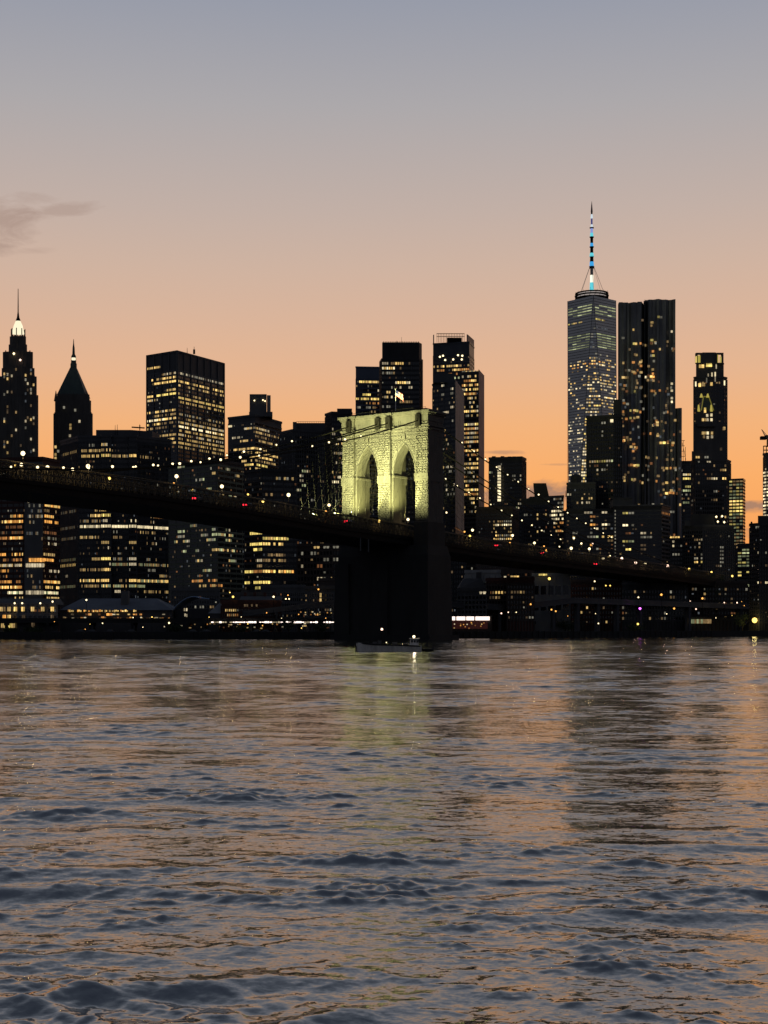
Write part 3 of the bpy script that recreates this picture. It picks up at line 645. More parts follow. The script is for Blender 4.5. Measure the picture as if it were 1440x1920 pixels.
# --- brick house with a grid of windows right of the stone tower
B = Bld('brick_apartment_house', 'low brown apartment house with a lit window grid behind the approach', [(893,835),(960,830),(972,850)], 951, 6.6, 4.0, 'grid', BROWN, BROWN, 30)
for y, p, k in ((978,.9,'wd hd'), (985,.95,'hb wm'), (991,.5,'hb wm'), (998,.4,'wm'), (1004,.8,'wm hd wb'), (1010,.8,'wb hm')): B.row(y, (926,959,k,p))
for y in (972,979,986): B.row(y, (966,971,'hd wd',.7))
B = Bld('dark_gabled_block', 'narrow dark block with a bulky rooftop tank house against grey cloud', [(978,905),(1030,900)], 935, 8, 4.2, 'grid', BLACK, BLACK, 30)
q = MB(); P0 = [tuple(pt(x,0,d).xy) for x, d in ((1003,905),(1031,905),(1031,920),(1003,920))]; q.prism(P0, B.z1-.3, zat(906.5, 905), [tuple(pt(x,0,d).xy) for x, d in ((1000,903),(1024,903),(1024,922),(1000,922))]); q.build('tank_house', BLACK, B.root)
q = MB(); P0 = [tuple(pt(x,0,905).xy) for x in (993,1032)]; q.box(P0[0][0], P0[1][0], 902, 915, B.z1, zat(931,902)); q.build('roof_storey', BLACK, B.root)
B.scatter(940, 1010, .1, .3, .05, 'hd wm')
B = Bld('bright_banded_block', 'small block with bright pinkish white bands between two dark blocks', [(1030,955),(1057,950)], 930, 7.5, 4.0, 'ribbon', DARK, DARK, 25)
for y in (935,942,949): B.row(y, (1040,1056,'wf hd',.8))
for y in (959,968,975): B.row(y, (1031,1056,'hb hb hm',.9))
for y in (983,990,997): B.row(y, (1040,1056,'hm om wm',.7))
B.mast(1061, 920, .3, 2)
# --- apartment slabs right of centre
B = Bld('tank_topped_slab', 'dark apartment slab with a round rooftop tank in front of the glass skyscraper', [(1063,945),(1116,940)], 905, 8, 4.4, 'grid', DARK, DARK, 25)
q = MB(); c = pt(1080, 0, 947); q.lathe([(3.6, B.z1-.2), (3.6, zat(893,947)), (2.2, zat(890,947)), (.3, zat(888,947))], (c.x, c.y, 0), 12); q.build('water_tank', BLACK, B.root)
B.row(925, (1066,1070,'hm',1)); B.row(933, (1086,1114,'hd wd wm',.6)); B.scatter(940, 1000, .1, .3, .04, 'hm wd')
B = Bld('wide_apartment_slab', 'wide low apartment slab with faint floor lines and sparse lit flats', [(1062,905),(1150,900)], 955, 7.6, 5.4, 'ribbon', BLACK, DARK, 25)
for x, y, k in ((1100,958,'hm'),(1108,958,'hd'),(1132,957,'hm'),(1110,972,'om'),(1132,980,'hb'),(1141,980,'hd'),(1111,981,'ob'),(1119,989,'hb'),(1108,997,'hd'),(1078,999,'hd'),(1130,1004,'wb'),(1143,1003,'wb'),(1118,1004,'gm'),(1101,1004,'hd'),(1110,1004,'hd'),(1142,1012,'wd'),(1106,1020,'ob'),(1140,1042,'wb'),(1075,1009,'wm')):
    B.row(y, (x, x+3, k, 1))
B = Bld('capped_apartment_slab', 'taller apartment slab with a pale roof edge and lit stairwell column', [(1150,895),(1240,890),(1256,905)], 948, 7.6, 5.4, 'ribbon', BLACK, DARK, 25)
q = MB(); c0 = pt(1150, 0, 896); c1 = pt(1186, 0, 896); q.box(c0.x, c1.x, 897, 910, B.z1-.2, zat(935, 897)); q.box(c0.x-.6, c1.x+.6, 896.4, 910.6, zat(935,897), zat(933,897)); q.build('stair_head', DARK, B.root)
q = MB()
for a, b, d, n, L, ang in B.faces: q.obox((*a, B.z1), (*(d*L),0), (*(n*.8),0), (0,0,.7))
q.build('roof_edge', GREY, B.root)
for k in range(14): pane(B.root, pt(1153.5, 958+k*6.6, 894.0), 0, .6, 1.1, 'hd')
for x, y, k in ((1172,962,'ym'),(1180,962,'hd'),(1172,985,'hb'),(1184,985,'hd'),(1175,1001,'od'),(1206,1001,'hm'),(1206,1008,'hd'),(1216,1008,'hd'),(1172,1017,'ym'),(1180,1017,'gd'),(1173,1033,'yb'),(1178,1033,'yb'),(1206,1024,'wf'),(1206,1033,'wf')): B.row(y, (x, x+5, k, 1))

# --- faceted glass skyscraper with lit spire
def faceted():
    D = 1830.0; yc = D + 31; X = (1109.5-CX)/F*yc; zt = zat(553.8, D); z0 = GZ; dl = radians(-4)
    root = thing('faceted_glass_skyscraper', 'tallest tower, faceted glass with blue lit spire and ring crown', 'skyscraper', (X, yc, GZ))
    Bc = [Vector((X+42*cos(t+dl), yc+42*sin(t+dl), z0)) for t in (radians(225), radians(315), radians(45), radians(135))]
    Tc = [Vector((X+30.2*cos(t+dl), yc+30.2*sin(t+dl), zt)) for t in (radians(180), radians(270), radians(0), radians(90))]
    m = MB(); n = 0; m.v = [tuple(p) for p in Bc+Tc]
    m.f = [(0,1,5), (1,6,5), (1,2,6), (2,7,6), (2,3,7), (3,4,7), (3,0,4), (0,5,4), (4,5,6,7), (3,2,1,0)]
    m.build('curtain_wall', TINT, root)
    def seg(k, z):                 # span of facet k at height z
        u = (z-z0)/(zt-z0)
        if k == 'c': a, b = Bc[0].lerp(Tc[1], u), Bc[1].lerp(Tc[1], u)
        elif k == 'l': a, b = Bc[0].lerp(Tc[0], u), Bc[0].lerp(Tc[1], u)
        else: a, b = Bc[1].lerp(Tc[1], u), Bc[1].lerp(Tc[2], u)
        return a, b
    # thin floor lines on the facets
    fl = MB(); z = zt - 3.5
    while z > 60:
        for k in 'lcr':
            a, b = seg(k, z); d = (b-a); 
            if d.length < 2: continue
            nn = Vector((d.y, -d.x, 0)).normalized(); fl.obox(a+nn*.02, d, nn*.14, (0,0,.5))
        z -= 3.55
    fl.build('floor_line', mat('floor_line_metal', (.05,.055,.06), .5), root, kind='stuff')
    ed = MB()
    for a, b in ((Bc[0],Tc[1]), (Bc[1],Tc[1]), (Bc[0],Tc[0]), (Bc[1],Tc[2])): ed.tube([a, b], .3, 5)
    ed.build('steel_edge', STEEL, root)
    cnt = [0]; stuff = {}
    def lights(y, k, w, ks, p, x0=0., x1=1., h=1.3, gap=.86, single=True):
        z = zat(y, D - 10); a, b = seg(k, z); d = b-a; L = d.length
        if L < 1.5: return
        d.normalize(); nn = Vector((d.y, -d.x, 0)).normalized(); nb = max(1, round(L*.96/w)); ww = L*.96/nb; ang = atan2(d.y, d.x)
        for i in range(nb):
            fr = (i+.5)/nb
            if fr < x0 or fr > x1 or random.random() > p: continue
            c = a + d*(L*.02+(i+.5)*ww) + nn*.25; mk = random.choice(ks)
            if cnt[0] < 296: pane(root, c, ang, ww*gap, h, mk); cnt[0] += 1
            else:
                st = stuff.setdefault(mk, MB()); st.obox(c - d*ww*gap/2 - Vector((0,0,h/2)), d*ww*gap, nn*.1, (0,0,h))
    for y in (567,572.3,577.6,583):
        for k in 'lr': lights(y, k, 7.6, ['gm','gd','gm'], .97, .04, .97, 1.15, .9)
    for y in (622,627,632,637,642,646.5):
        lights(y, 'l', 7.0, ['gd','gd','gm'], .95, .04, .97, 1.0, .9); lights(y, 'r', 8.6, ['gm','gd'], .95, .04, .97, 1.15, .9)
        lights(y+1, 'c', 3.2, ['hd','cf'], .6, 0, 1, 1.3)
    lights(594, 'r', 3, ['ym','wd','ym'], .9, 0, .45, 2); lights(596.5, 'l', 3, ['wd','wm','ym'], .7, 0, .6, 1.5); lights(612, 'c', 3, ['hd'], .7); lights(610, 'r', 3, ['cf'], .3)
    for y, ks, p in ((660,['hd','hm'],.5), (668,['wm','hm','hd'],.75), (673.5,['wb','ob','wb'],.85), (679,['wb','om','hb'],.9), (686,['wm','wb','wd'],.55), (697,['wb','gm','hm'],.7), (703,['wm','wd'],.4), (708,['hm','wb','wm'],.75), (714,['hb','wm'],.6), (719,['hb','hm'],.75), (726,['hb','wb'],.6), (731,['wm','hd'],.5), (740,['wb','hb'],.6), (746,['hm','wm'],.7), (752,['wb','hm'],.65), (758,['wb','yb','hb'],.75), (764,['hm'],.35), (770,['hb','wm'],.5), (776,['hm'],.4)):
        lights(y, 'c', 3.0, ks, p, h=1.7, gap=.75); lights(y+1.5, 'r', 3.0, ks, p*.75, h=1.6, gap=.75); lights(y+4, 'l', 3.0, ks, p*.5, h=1.5, gap=.75)
    y = 783.0
    while y < 975:
        lights(y, 'c', 2.6, ['wb','hb','hm','yb'], random.choice([.5,.8,.95]), 0, .34, 2.0, .75)
        lights(y+3, 'l', 2.4, ['hm','hb','hd','hd'], random.choice([.1,.25,.5,.7]), h=1.5, gap=.75); y += 5.6
    for mk, st in stuff.items(): st.build('far_window', W[mk], root, kind='stuff')
    # communication ring and spire
    zr = zt; q = MB(); q.lathe([(18,zr-.3),(20,zr+2.2),(20.6,zr+3)], (X, yc, 0), 32); q.build('ring_base', IRON, root)
    for i, (za, r) in enumerate(((2.0, 20.8), (5.2, 21.2), (8.2, 20.6))):
        q = MB(); q.lathe([(r-1.2, zr+za), (r, zr+za), (r+.3, zr+za+.9), (r, zr+za+1.2), (r-1.2, zr+za+1.2)], (X, yc, 0), 36); q.build('ring', IRON, root)
    q = MB()
    for k in range(20):
        t = 2*pi*k/20; q.tube([(X+20.6*cos(t), yc+20.6*sin(t), zr+1), (X+20.6*cos(t+.16), yc+20.6*sin(t+.16), zr+9.5)], .25, 4)
    for k in range(14):
        t = 2*pi*k/14; q.tube([(X+20.3*cos(t), yc+20.3*sin(t), zr+9), (X+20.3*cos(t), yc+20.3*sin(t), zr+random.uniform(10.5,13.5))], .16, 4)
    q.build('ring_bracing', IRON, root)
    q = MB(); q.lathe([(14,zr+1.0),(18.2,zr+1.1),(18.2,zr+9),(13,zr+9.2)], (X, yc, 0), 24); q.build('plant_room', emis('lit_plant_room', (1,.86,.8), .32), root)
    zz = lambda y: zat(y, yc)
    def cone(y0, w0, y1, w1, mt, nm):
        q = MB(); q.lathe([(w0/2/F*yc, zz(y0)), (w1/2/F*yc, zz(y1))], (X, yc, 0), 10); return q.build(nm, mt, root)
    cone(545, 8, 530, 7, CYANL, 'spire_section'); cone(530, 6.5, 516, 6, emis('spire_warm', (.95,.95,.75), 1.2), 'spire_section'); cone(516, 5.5, 503, 5.5, mat('spire_metal', (.4,.38,.36), .5), 'spire_section')
    cone(503, 9, 499.5, 10, IRON, 'spire_platform')
    secs = [(499.5,8.5,491,7.5,BLUEL),(491,7,482,6,IRON),(481.5,8.5,474.5,6.5,CYANL),(474.5,6,464,5.5,IRON),(463.5,7,456,5.5,BLUEL),(456,5,446,5.5,IRON),(445,6.5,437,5.5,CYANL),(437,5,428.5,4.5,emis('spire_violet', (.35,.45,.95), .7)),(427.5,4.8,421,3.6,WHITEL),(421,3.2,410,3.2,emis('spire_navy', (.08,.09,.35), .5)),(409,4.6,402,3,WHITEL),(402,2.6,397,3.6,IRON),(397,3.8,384,1.8,mat('spire_tip_metal', (.12,.07,.10), .5)),(384,1.8,377,.3,mat('spire_tip_metal', (.12,.07,.10)))]
    for y0, w0, y1, w1, mt in secs: cone(y0, w0, y1, w1, mt, 'spire_section')
    for y in (481.5, 463.5, 445, 427.5): cone(y+.6, 8, y-1.0, 8.4, IRON, 'spire_platform')
    q = MB()
    for k in range(6):
        t = radians(30+60*k); q.tube([(X+15*cos(t), yc+15*sin(t), zr+12), (X+3*cos(t), yc+3*sin(t), zz(501))], .22, 4)
    q.build('guy_cable', mat('spire_metal', (.4,.38,.36)), root)
faceted()

# --- rippled steel apartment tower
def rippled():
    D = 1000.0; x0, x1, x2 = 1160, 1265.5, 1278.5
    root = thing('rippled_steel_tower', 'tall apartment tower with rippling dark steel facade and golden windows', 'skyscraper', ((1215-CX)/F*D, D+20, GZ))
    X = lambda x: (x-CX)/F*D
    def disp(x, z):
        return 1.1*sin(x*.16+.013*z+.8*sin(z*.021)) + .7*sin(x*.41-.02*z) + (2.0 if 1205 < x < 1214 else 0) - (1.0 if x > 1214 else 0)
    def skin(xa, xb, ya, yb, name, dep, wob=True, dd=0):
        nc = max(6, int((xb-xa)/2.2)); za, zb = zat(yb, D), zat(ya, D); nr = max(4, int((zb-za)/4))
        m = MB()
        for j in range(nr+1):
            z = za+(zb-za)*j/nr
            for i in range(nc+1):
                x = xa+(xb-xa)*i/nc; m.v.append((X(x), D+dd+disp(x, z)*(1 if wob else .4)+.24*(i % 2), z))
        for j in range(nr):
            for i in range(nc): a = j*(nc+1)+i; m.f.append((a, a+1, a+nc+2, a+nc+1))
        m.build(name, STEEL, root)
        b = MB(); kk = X((xa+xb)/2)/D*(dep-4.2); b.prism([(X(xa)+.2, D+dd+4.2), (X(xb), D+dd+4.2), (X(xb)+kk, D+dd+dep), (X(xa)+.2+kk, D+dd+dep)], GZ, zb-.4); b.build('tower_core', DARK, root)
        s_ = MB()   # side returns close the gap between skin and core
        for x in (xa, xb): kk = X(x)/D*5.5; s_.prism([(X(x)-.1, D+dd-1.2), (X(x)+.1, D+dd-1.2), (X(x)+.1+kk, D+dd+4.3), (X(x)-.1+kk, D+dd+4.3)], za, zb-.1)
        s_.build('corner_panel', STEEL, root)
    skin(x0, 1208, 567, 1100, 'rippled_facade', 26); skin(1208.2, x1, 562, 1100, 'rippled_facade', 30)
    b = MB(); kbox(b, 1200, 1216, D+4.4, 20, GZ, zat(568, D)); b.build('lift_core', DARK, root)
    skin(x1+.2, x2, 765, 1100, 'rippled_facade', 26, dd=2)
    q = MB()
    for xa, xb, yy in ((1163,1170,563.5),(1171,1180,564),(1183,1196,564.5),(1198,1206,562.5),(1212,1226,559.5),(1228,1244,560.3),(1246,1262,561)):
        q.box(X(xa), X(xb), D+5, D+9, zat(570, D), zat(yy, D))
    q.build('roof_screen', STEEL, root, kind='stuff')
    L = [(1233,596,2),(1222,605,1),(1221,611,1),(1238,596,0),(1187,619,2),(1222,638,2),(1192,645,2),(1188,645,2),(1200,645,1),(1211,646,2),(1222,644,2),(1228,643,1),(1224,659,1),(1225,667,2),(1190,665,1),(1193,666,1),(1187,680,1),(1200,680,1),(1224,693,2),(1224,701,1),(1188,698,1),(1190,700,1),(1201,699,2),(1168,708,2),(1173,708,2),(1177,707,1),
         (1221,706,3),(1225,707,3),(1222,712,2),(1225,714,1),(1171,723,1),(1168,730,1),(1190,734,2),(1222,733,2),(1226,734,1),(1236,733,1),(1169,751,0),(1170,756,1),(1177,757,0),(1182,770,2),(1190,770,3),(1194,771,2),(1165,786,1),(1175,785,2),(1182,784,2),(1189,784,1),(1195,783,1),(1231,798,2),(1224,798,1),(1229,790,1),(1231,793,2),(1168,799,1),(1232,815,1),(1232,818,2),(1244,775,0),(1258,776,0),
         (1238,831,2),(1244,831,3),(1252,830,3),(1261,831,2),(1182,824,1),(1188,833,1),(1183,838,1),(1190,839,1),(1168,827,1),(1170,826,2),(1187,846,1),(1184,872,2),(1190,873,3),(1195,873,2),(1241,878,1),(1250,878,3),(1257,878,2),(1265,878,1),(1170,895,2),(1164,902,1),(1171,901,2),(1185,899,2),(1190,899,1),(1250,905,2),(1242,908,1),(1243,919,2),(1250,925,2),(1258,920,1),(1256,924,2),(1233,893,1),(1215,881,0),(1215,900,0),
         (1259,622,4),(1259,720,4),(1259,733,4),(1259,747,4),(1259,754,4),(1168,634,0),(1204,601,0),(1236,656,1),(1212,706,4),(1258,845,1),(1214,790,0),(1174,694,0),(1180,694,0)]
    key = {0:['wf','hd'],1:['wm','om','wd'],2:['wm','wb','ym','om'],3:['wb','ob','yb'],4:['hb','hm']}
    for x, y, k in L:
        z = zat(y, D); c = Vector((X(x), D+disp(x, z)-.6, z)); pane(root, c, 0, random.choice([1.2,1.9,1.5]), 1.5, random.choice(key[k]))
    for i in range(150):
        x = random.uniform(1162, 1275); y = random.uniform(640 if x < x1 else 800, 1040); z = zat(y, D)
        pane(root, (X(x), D+disp(x, z)-.6, z), 0, random.choice([1.2,1.6]), 1.6, random.choice(['wf','wd','od','cf','wd','hd','wm','om']))
rippled()
B = Bld('black_slab_tower', 'black slab tower wedged between faceted skyscraper and rippled steel tower', [(1100,972),(1150,965),(1166,967)], 779, 8, 4.6, 'pier', BLACK, BLACK, 30)
B.roofbox(1150.5, 1165, 749, 20, BLACK, 'lift_tower', 3)
for y, *r in ((795,(1128,1132,'hd',1)), (866,(1140,1148,'ym hm',.9)), (861,(1143,1148,'gm',1)), (862,(1106,1112,'wd hm',.8)), (862,(1116,1134,'ym wd',.8)), (876,(1115,1128,'om od',.7)), (883,(1117,1134,'hd hm',.5)), (828,(1120,1140,'wf hd',.4)), (820,(1128,1130,'hd',1))): B.row(y, *r)
pane(B.root, pt(1147, 789, 964.3), 0, 2, 2, 'hb')
# --- slender tower with lit crown at right, and the gothic tower in front of it
D = 1380
B = Bld('lit_crown_tower', 'slender stone apartment tower with golden lit corner crown', [(1301,1382),(1305,1380),(1357,1380),(1363,1384)], 707, 8, 5, 'grid', STONEF, STONEF, 36)
q = MB(); a = pt(1305, 0, 1382); b = pt(1357, 0, 1382); kbox(q, 1305, 1357, 1382, 26, B.z1-.3, zat(680, 1382)); q.build('upper_tier', STONEF, B.root)
q = MB(); a = pt(1317, 0, 1383); b = pt(1342, 0, 1383); kbox(q, 1317, 1342, 1382.5, 20, zat(681,1382), zat(660.5, 1382)); q.build('crown_block', DARK, B.root)
for xa, xb in ((1305,1308),(1314,1317),(1342,1345),(1353.5,1356.5)):
    q = MB(); a = pt(xa,0,1382); b = pt(xb,0,1382); q.box(a.x, b.x, 1381.6, 1386, zat(681,1382), zat(662,1382)); q.build('crown_pier', STONEF, B.root)
for xa, xb in ((1305,1317),(1342,1356.5)):
    q = MB(); a = pt(xa,0,1382); b = pt(xb,0,1382); q.box(a.x, b.x, 1381.5, 1386, zat(664,1382), zat(661.5,1382)); q.build('crown_lintel', STONEF, B.root)
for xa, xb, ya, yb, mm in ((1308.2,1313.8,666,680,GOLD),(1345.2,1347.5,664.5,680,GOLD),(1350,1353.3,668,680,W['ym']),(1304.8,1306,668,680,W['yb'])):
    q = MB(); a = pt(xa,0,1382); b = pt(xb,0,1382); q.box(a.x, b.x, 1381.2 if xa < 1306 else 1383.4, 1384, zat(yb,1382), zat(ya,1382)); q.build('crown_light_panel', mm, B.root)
q = MB()
for x in np.arange(1306, 1357, 2.2): a = pt(x,0,1380.6); q.box(a.x, a.x+.5, 1380.4, 1381.2, zat(684,1382), zat(681,1382))
q.build('balustrade', STONEF, B.root, kind='stuff')
for x, y, k, wd in ((1313,686.5,'wb',2.4),(1318,686.5,'wb',2.2),(1327,684.5,'yb',3),(1332,684.5,'yb',3),(1343,687,'hm',1),(1335,703,'hb',1.2),(1341,702,'hb',1.2),(1341,711,'hm',1),(1325,713,'hd',1),(1312,722,'wb',2.4),(1319,721,'wm',3),(1334,720,'wb',2.2),(1304.5,720,'hb',1.2),(1358.5,718,'hb',1.2),(1328,705,'hm',1)):
    pane(B.root, pt(x, y, 1379.0 if y > 707 else 1381.3), 0, wd, 3.2 if wd > 1.3 else 4.5, k)
B = Bld('gothic_office_tower', 'gothic office tower with broad shoulders and golden steep crown', [(1296,1262),(1304,1250),(1362,1250),(1370,1262)], 862, 8, 4.2, 'pier', STONEF, STONEF, 40)
a = pt(1301,0,1254); b = pt(1363,0,1254); q = MB(); kbox(q, 1301, 1363, 1253, 34, B.z1-.3, zat(795,1253)); q.build('upper_tower', STONEF, B.root)
a = pt(1307,0,1256); b = pt(1341,0,1256); q = MB(); kbox(q, 1307, 1341, 1251, 26, zat(800,1252), zat(770,1252)); q.build('crown_base', STONEF, B.root)
cx = pt(1322.5,0,1262).x; h = 12/F*1262; h2 = 5/F*1262
q = MB(); q.prism([(cx-h,1254),(cx+h,1254),(cx+h,1270),(cx-h,1270)], zat(770.5,1252), zat(742,1254), [(cx-h2,1259),(cx+h2,1259),(cx+h2,1266),(cx-h2,1266)]); q.build('steep_roof', COPPER, B.root)
for x in (1310,1333.5):
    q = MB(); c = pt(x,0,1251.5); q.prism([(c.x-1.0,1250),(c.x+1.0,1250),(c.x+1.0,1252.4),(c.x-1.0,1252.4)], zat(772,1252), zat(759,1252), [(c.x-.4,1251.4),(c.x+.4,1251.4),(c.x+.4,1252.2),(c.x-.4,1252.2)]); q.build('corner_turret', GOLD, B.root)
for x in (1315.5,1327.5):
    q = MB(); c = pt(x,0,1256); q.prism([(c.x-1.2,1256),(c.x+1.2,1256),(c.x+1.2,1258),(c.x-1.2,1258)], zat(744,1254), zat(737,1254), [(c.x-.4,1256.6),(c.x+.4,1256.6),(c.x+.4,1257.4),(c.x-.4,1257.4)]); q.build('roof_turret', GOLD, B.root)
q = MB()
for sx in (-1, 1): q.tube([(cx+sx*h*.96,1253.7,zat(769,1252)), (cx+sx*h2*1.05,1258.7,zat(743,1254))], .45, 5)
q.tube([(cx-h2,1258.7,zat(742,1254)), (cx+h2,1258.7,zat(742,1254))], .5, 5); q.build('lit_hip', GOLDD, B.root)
for x, y, k in ((1322,767,'yb'),(1322,771,'wb'),(1326,779,'hm'),(1334,778,'hb'),(1318,787,'wm'),(1323,787,'wm'),(1327,787,'hm'),(1334,787,'hb'),(1318,812,'wm'),(1322,812,'wm'),(1327,812,'hb'),(1335,812,'wm'),(1320,819,'wd'),(1327,820,'hm'),(1335,819,'hm'),(1358,803,'wm'),(1357,804,'wd'),(1352,842,'wf')):
    pane(B.root, pt(x, y, 1250.8 if y < 795 and 1307 < x < 1341 else 1252.6), 0, 1.8, 2.4, k)
for x, y, k in ((1306,856,'wb'),(1310,856,'wm'),(1310,864,'hd'),(1324,857,'hd'),(1327,864,'hm'),(1352,882,'wm'),(1357,880,'wm'),(1359,877,'wd'),(1354,895,'wb'),(1361,895,'wb'),(1335,897,'hm'),(1341,897,'hb'),(1328,897,'wd'),(1310,904,'wd'),(1341,920,'hd'),(1341,940,'wd'),(1343,970,'wb'),(1358,968,'wm')): B.row(y, (x, x+2, k, 1))
B.scatter(880, 960, 0, 0, .015, 'wf hd od'); B.roofbox(1297, 1300, 846, 4, STONEF, 'shoulder_pinnacle', 2)
B = Bld('small_office_tower', 'distant office tower with yellow-green floors peeking out beside rippled steel tower', [(1276,1520),(1301,1520)], 865, 7.5, 4, 'ribbon', DARK, DARK, 30)
for y, k, p in ((891,'hb wb',.9),(901,'yb wb',.95),(909,'ym',.9),(916,'ym gm',.8),(923,'gm',.8),(945,'gd',.4)): B.row(y, (1283,1300,k,p))
q = MB()
for x in (1276,1281,1285): q.tube([pt(x, 870, 1500), pt(x, 826 if x < 1285 else 838, 1500)], .3, 4)
for y in (826,836,846,856): q.tube([pt(1276,y,1500), pt(1284,y,1500)], .25, 4)
q.tube([pt(1279,830,1500), pt(1286,862,1500)], .25, 4); q.build('hoist_frame', IRON, B.root)
B = Bld('ribbon_glass_block', 'glass block with close yellow ribbon floors at the edge of the orange sky', [(1367,1205),(1393,1200),(1397,1212)], 898, 6.2, 6.0, 'ribbon', mat('olive_glass', (.05,.05,.04), .3), BROWN, 30)
for y in np.arange(903, 1030, 6.2):
    br = 935 < y < 965
    B.row(y, (1368,1393,'yb yb wb' if br else 'wd gd ym' if y < 990 else 'gd wd', 1 if br else .85))
B = Bld('green_banded_block', 'low block with greenish yellow bands beside the dark right-hand block', [(1383,1105),(1407,1100)], 1020, 6.0, 7, 'ribbon', DARK, DARK, 25)
for y, k, p in ((1029,'gd',.8),(1037,'ym gm',.9),(1043,'gd',.9),(1049,'gd',.9),(1055,'gd ym',.9),(1061,'gd',.8),(1073,'ym',.6),(1079,'yb',.5)): B.row(y, (1385,1406,k,p))
for x in np.arange(1387, 1408, 5): pane(B.root, pt(x+2, 1098, 1099), 0, 1.9, 1.6, 'gm')
B = Bld('tower_under_construction', 'unfinished tower with bare lit floors under a tower crane', [(1431,1105),(1437,1100),(1470,1100)], 850, 6.2, 4, 'ribbon', DARK, DARK, 30)
q = MB()
for x in (1431.5,1437,1443,1449): q.tube([pt(x, 852, 1106), pt(x, 836, 1106)], .35, 4)
for y in (836.5, 844): q.tube([pt(1431.5,y,1106), pt(1449,y,1106)], .4, 4)
q.build('bare_frame', IRON, B.root)
for y in np.arange(878, 966, 6.2): B.row(y, (1432,1437,'hb hm',.9), (1437.5,1450,'hm hb hd',.8))
C_ = thing('tower_crane', 'luffing tower crane with raised jib on the unfinished tower', 'crane', pt(1437, 836, 1110))
q = MB(); q.tube([pt(1439,838,1110), pt(1439,818,1110)], .7, 4); q.build('mast', IRON, C_)
q = MB(); a = pt(1426.5,818,1109); b = pt(1437,824,1109); q.box(a.x, b.x, 1108, 1112, b.z, a.z); a = pt(1427,827,1109); b = pt(1440,831,1109); q.build('counterweight', IRON, C_)
q = MB(); q.tube([pt(1436,820,1110), pt(1428,805,1110)], .45, 5, .2); q.tube([pt(1439,818,1110), pt(1428,805,1110)], .2, 4); q.build('jib', IRON, C_)
q = MB(); a = pt(1435,816,1109); b = pt(1440,822,1109); q.box(a.x, b.x, 1107.5, 1109.5, b.z, a.z); q.build('cab', DARK, C_)
B = Bld('dark_corner_block', 'near black block with stepped top at the edge of the view', [(1406,818),(1424,812),(1480,815)], 982, 8, 5, 'grid', BLACK, BLACK, 30)
B.roofbox(1421, 1475, 967, 14, BLACK, 'roof_storey'); B.mast(1409, 978, .9, 3)
for x, y, k in ((1419,990,'hd'),(1421,1037,'hm'),(1434,1036,'hd'),(1423,1092,'hb'),(1438,1091,'hb'),(1436,1060,'wf')): B.row(y, (x, x+3, k, 1))
B = Bld('stepped_dark_block', 'stepped dark block in front of the gothic tower with a lit window column', [(1281,918),(1318,910),(1376,916)], 985, 7, 4.4, 'pier', DARK, DARK, 30)
B.roofbox(1297, 1340, 964, 14, BLACK, 'roof_storey', 3); B.roofbox(1284, 1296, 976, 10, DARK, 'roof_storey', 4)
for y in (1012,1019,1026,1040,1047): B.row(y, (1303,1318,'hd wd hm',.5))
B.row(1057, (1302,1318,'wb yb',.9)); B.row(1058, (1335,1356,'wf hd',.6))
for y in (1028,1034,1041,1047,1053): B.row(y, (1352,1355,'hd',1))
for x, y in ((1343,969),(1354,968),(1346,978),(1358,979)):
    c = pt(x, y, 908); g = MB(); g.lathe([(.05,-.7),(.7,0),(.05,.7)], (0,0,0), 8); g.build('roof_lamp', LAMPW, B.root, loc=c-B.root.location)
B = Bld('infill_dark_block', 'featureless dark block under the approach between two apartment slabs', [(1250,925),(1300,922)], 1010, 8, 5, 'grid', DARK, DARK, 25)
for x, y, k in ((1259,1011,'wb'),(1268,1010,'wb'),(1260,1019,'hm'),(1261,1025,'hb'),(1260,1040,'hd'),(1269,1040,'hd'),(1259,960,'hd')): B.row(y, (x, x+3, k, 1))

# --- lower waterfront buildings
B = Bld('sparse_apartment_block', 'dim apartment block with sparse lit windows seen left of the stone pier', [(552,842),(636,835)], 1020, 12, 6.5, 'grid', BROWN, BROWN, 30)
for x, y, k in ((565,1038,'hd'),(611,1028,'hd'),(628,1028,'hd'),(611,1050,'hd'),(628,1050,'hd'),(565,1067,'hm'),(599,1057,'od'),(611,1080,'hd'),(616,1088,'wm'),(593,1020,'wm'),(585,1038,'hd'),(596,1081,'hm')): B.row(y, (x, x+4, k, 1))
B = Bld('long_low_block', 'long low grey block with tall narrow windows under the yellow banded block', [(490,745),(572,740)], 1098, 10, 4, 'grid', GREY, GREY, 20)
B = Bld('cornice_house', 'small corner house with a pale cornice and a bright doorway strip', [(572,705),(636,700)], 1100, 9, 5, 'grid', STONEF, GREY, 16)
for y in (1116,1126): pane(B.root, pt(601, y, 698.8), 0, .9, 2.0, 'wm')
B = Bld('red_brick_row', 'red brick row houses with lit sash windows near the water', [(415,652),(448,648),(527,652)], 1127, 9, 4.4, 'grid', BRICK, BRICK, 14)
for y, ks in ((1140,'hm wm'),(1150,'wd om')): B.row(y, (424,447,ks,.75))
B.row(1135, (450,475,'wf hd',.5)); B.row(1136, (455,480,'wf',.4))
q = MB(); f = B.faces[1]; q.prism([(f[0].x, f[0].y), (f[1].x, f[1].y), (f[1].x, f[1].y+12), (f[0].x, f[0].y+12)], B.z1-.2, B.z1+2.2, [(f[0].x+.3, f[0].y+5), (f[1].x-.3, f[1].y+5), (f[1].x-.3, f[1].y+7), (f[0].x+.3, f[0].y+7)]); q.build('roof', DARK, B.root)
for x in (460,478,497,515):
    c = pt(x,0,657); q = MB(); q.box(c.x-.6, c.x+.6, 656, 657.5, B.z1+.5, B.z1+4); q.build('chimney', BRICK, B.root)
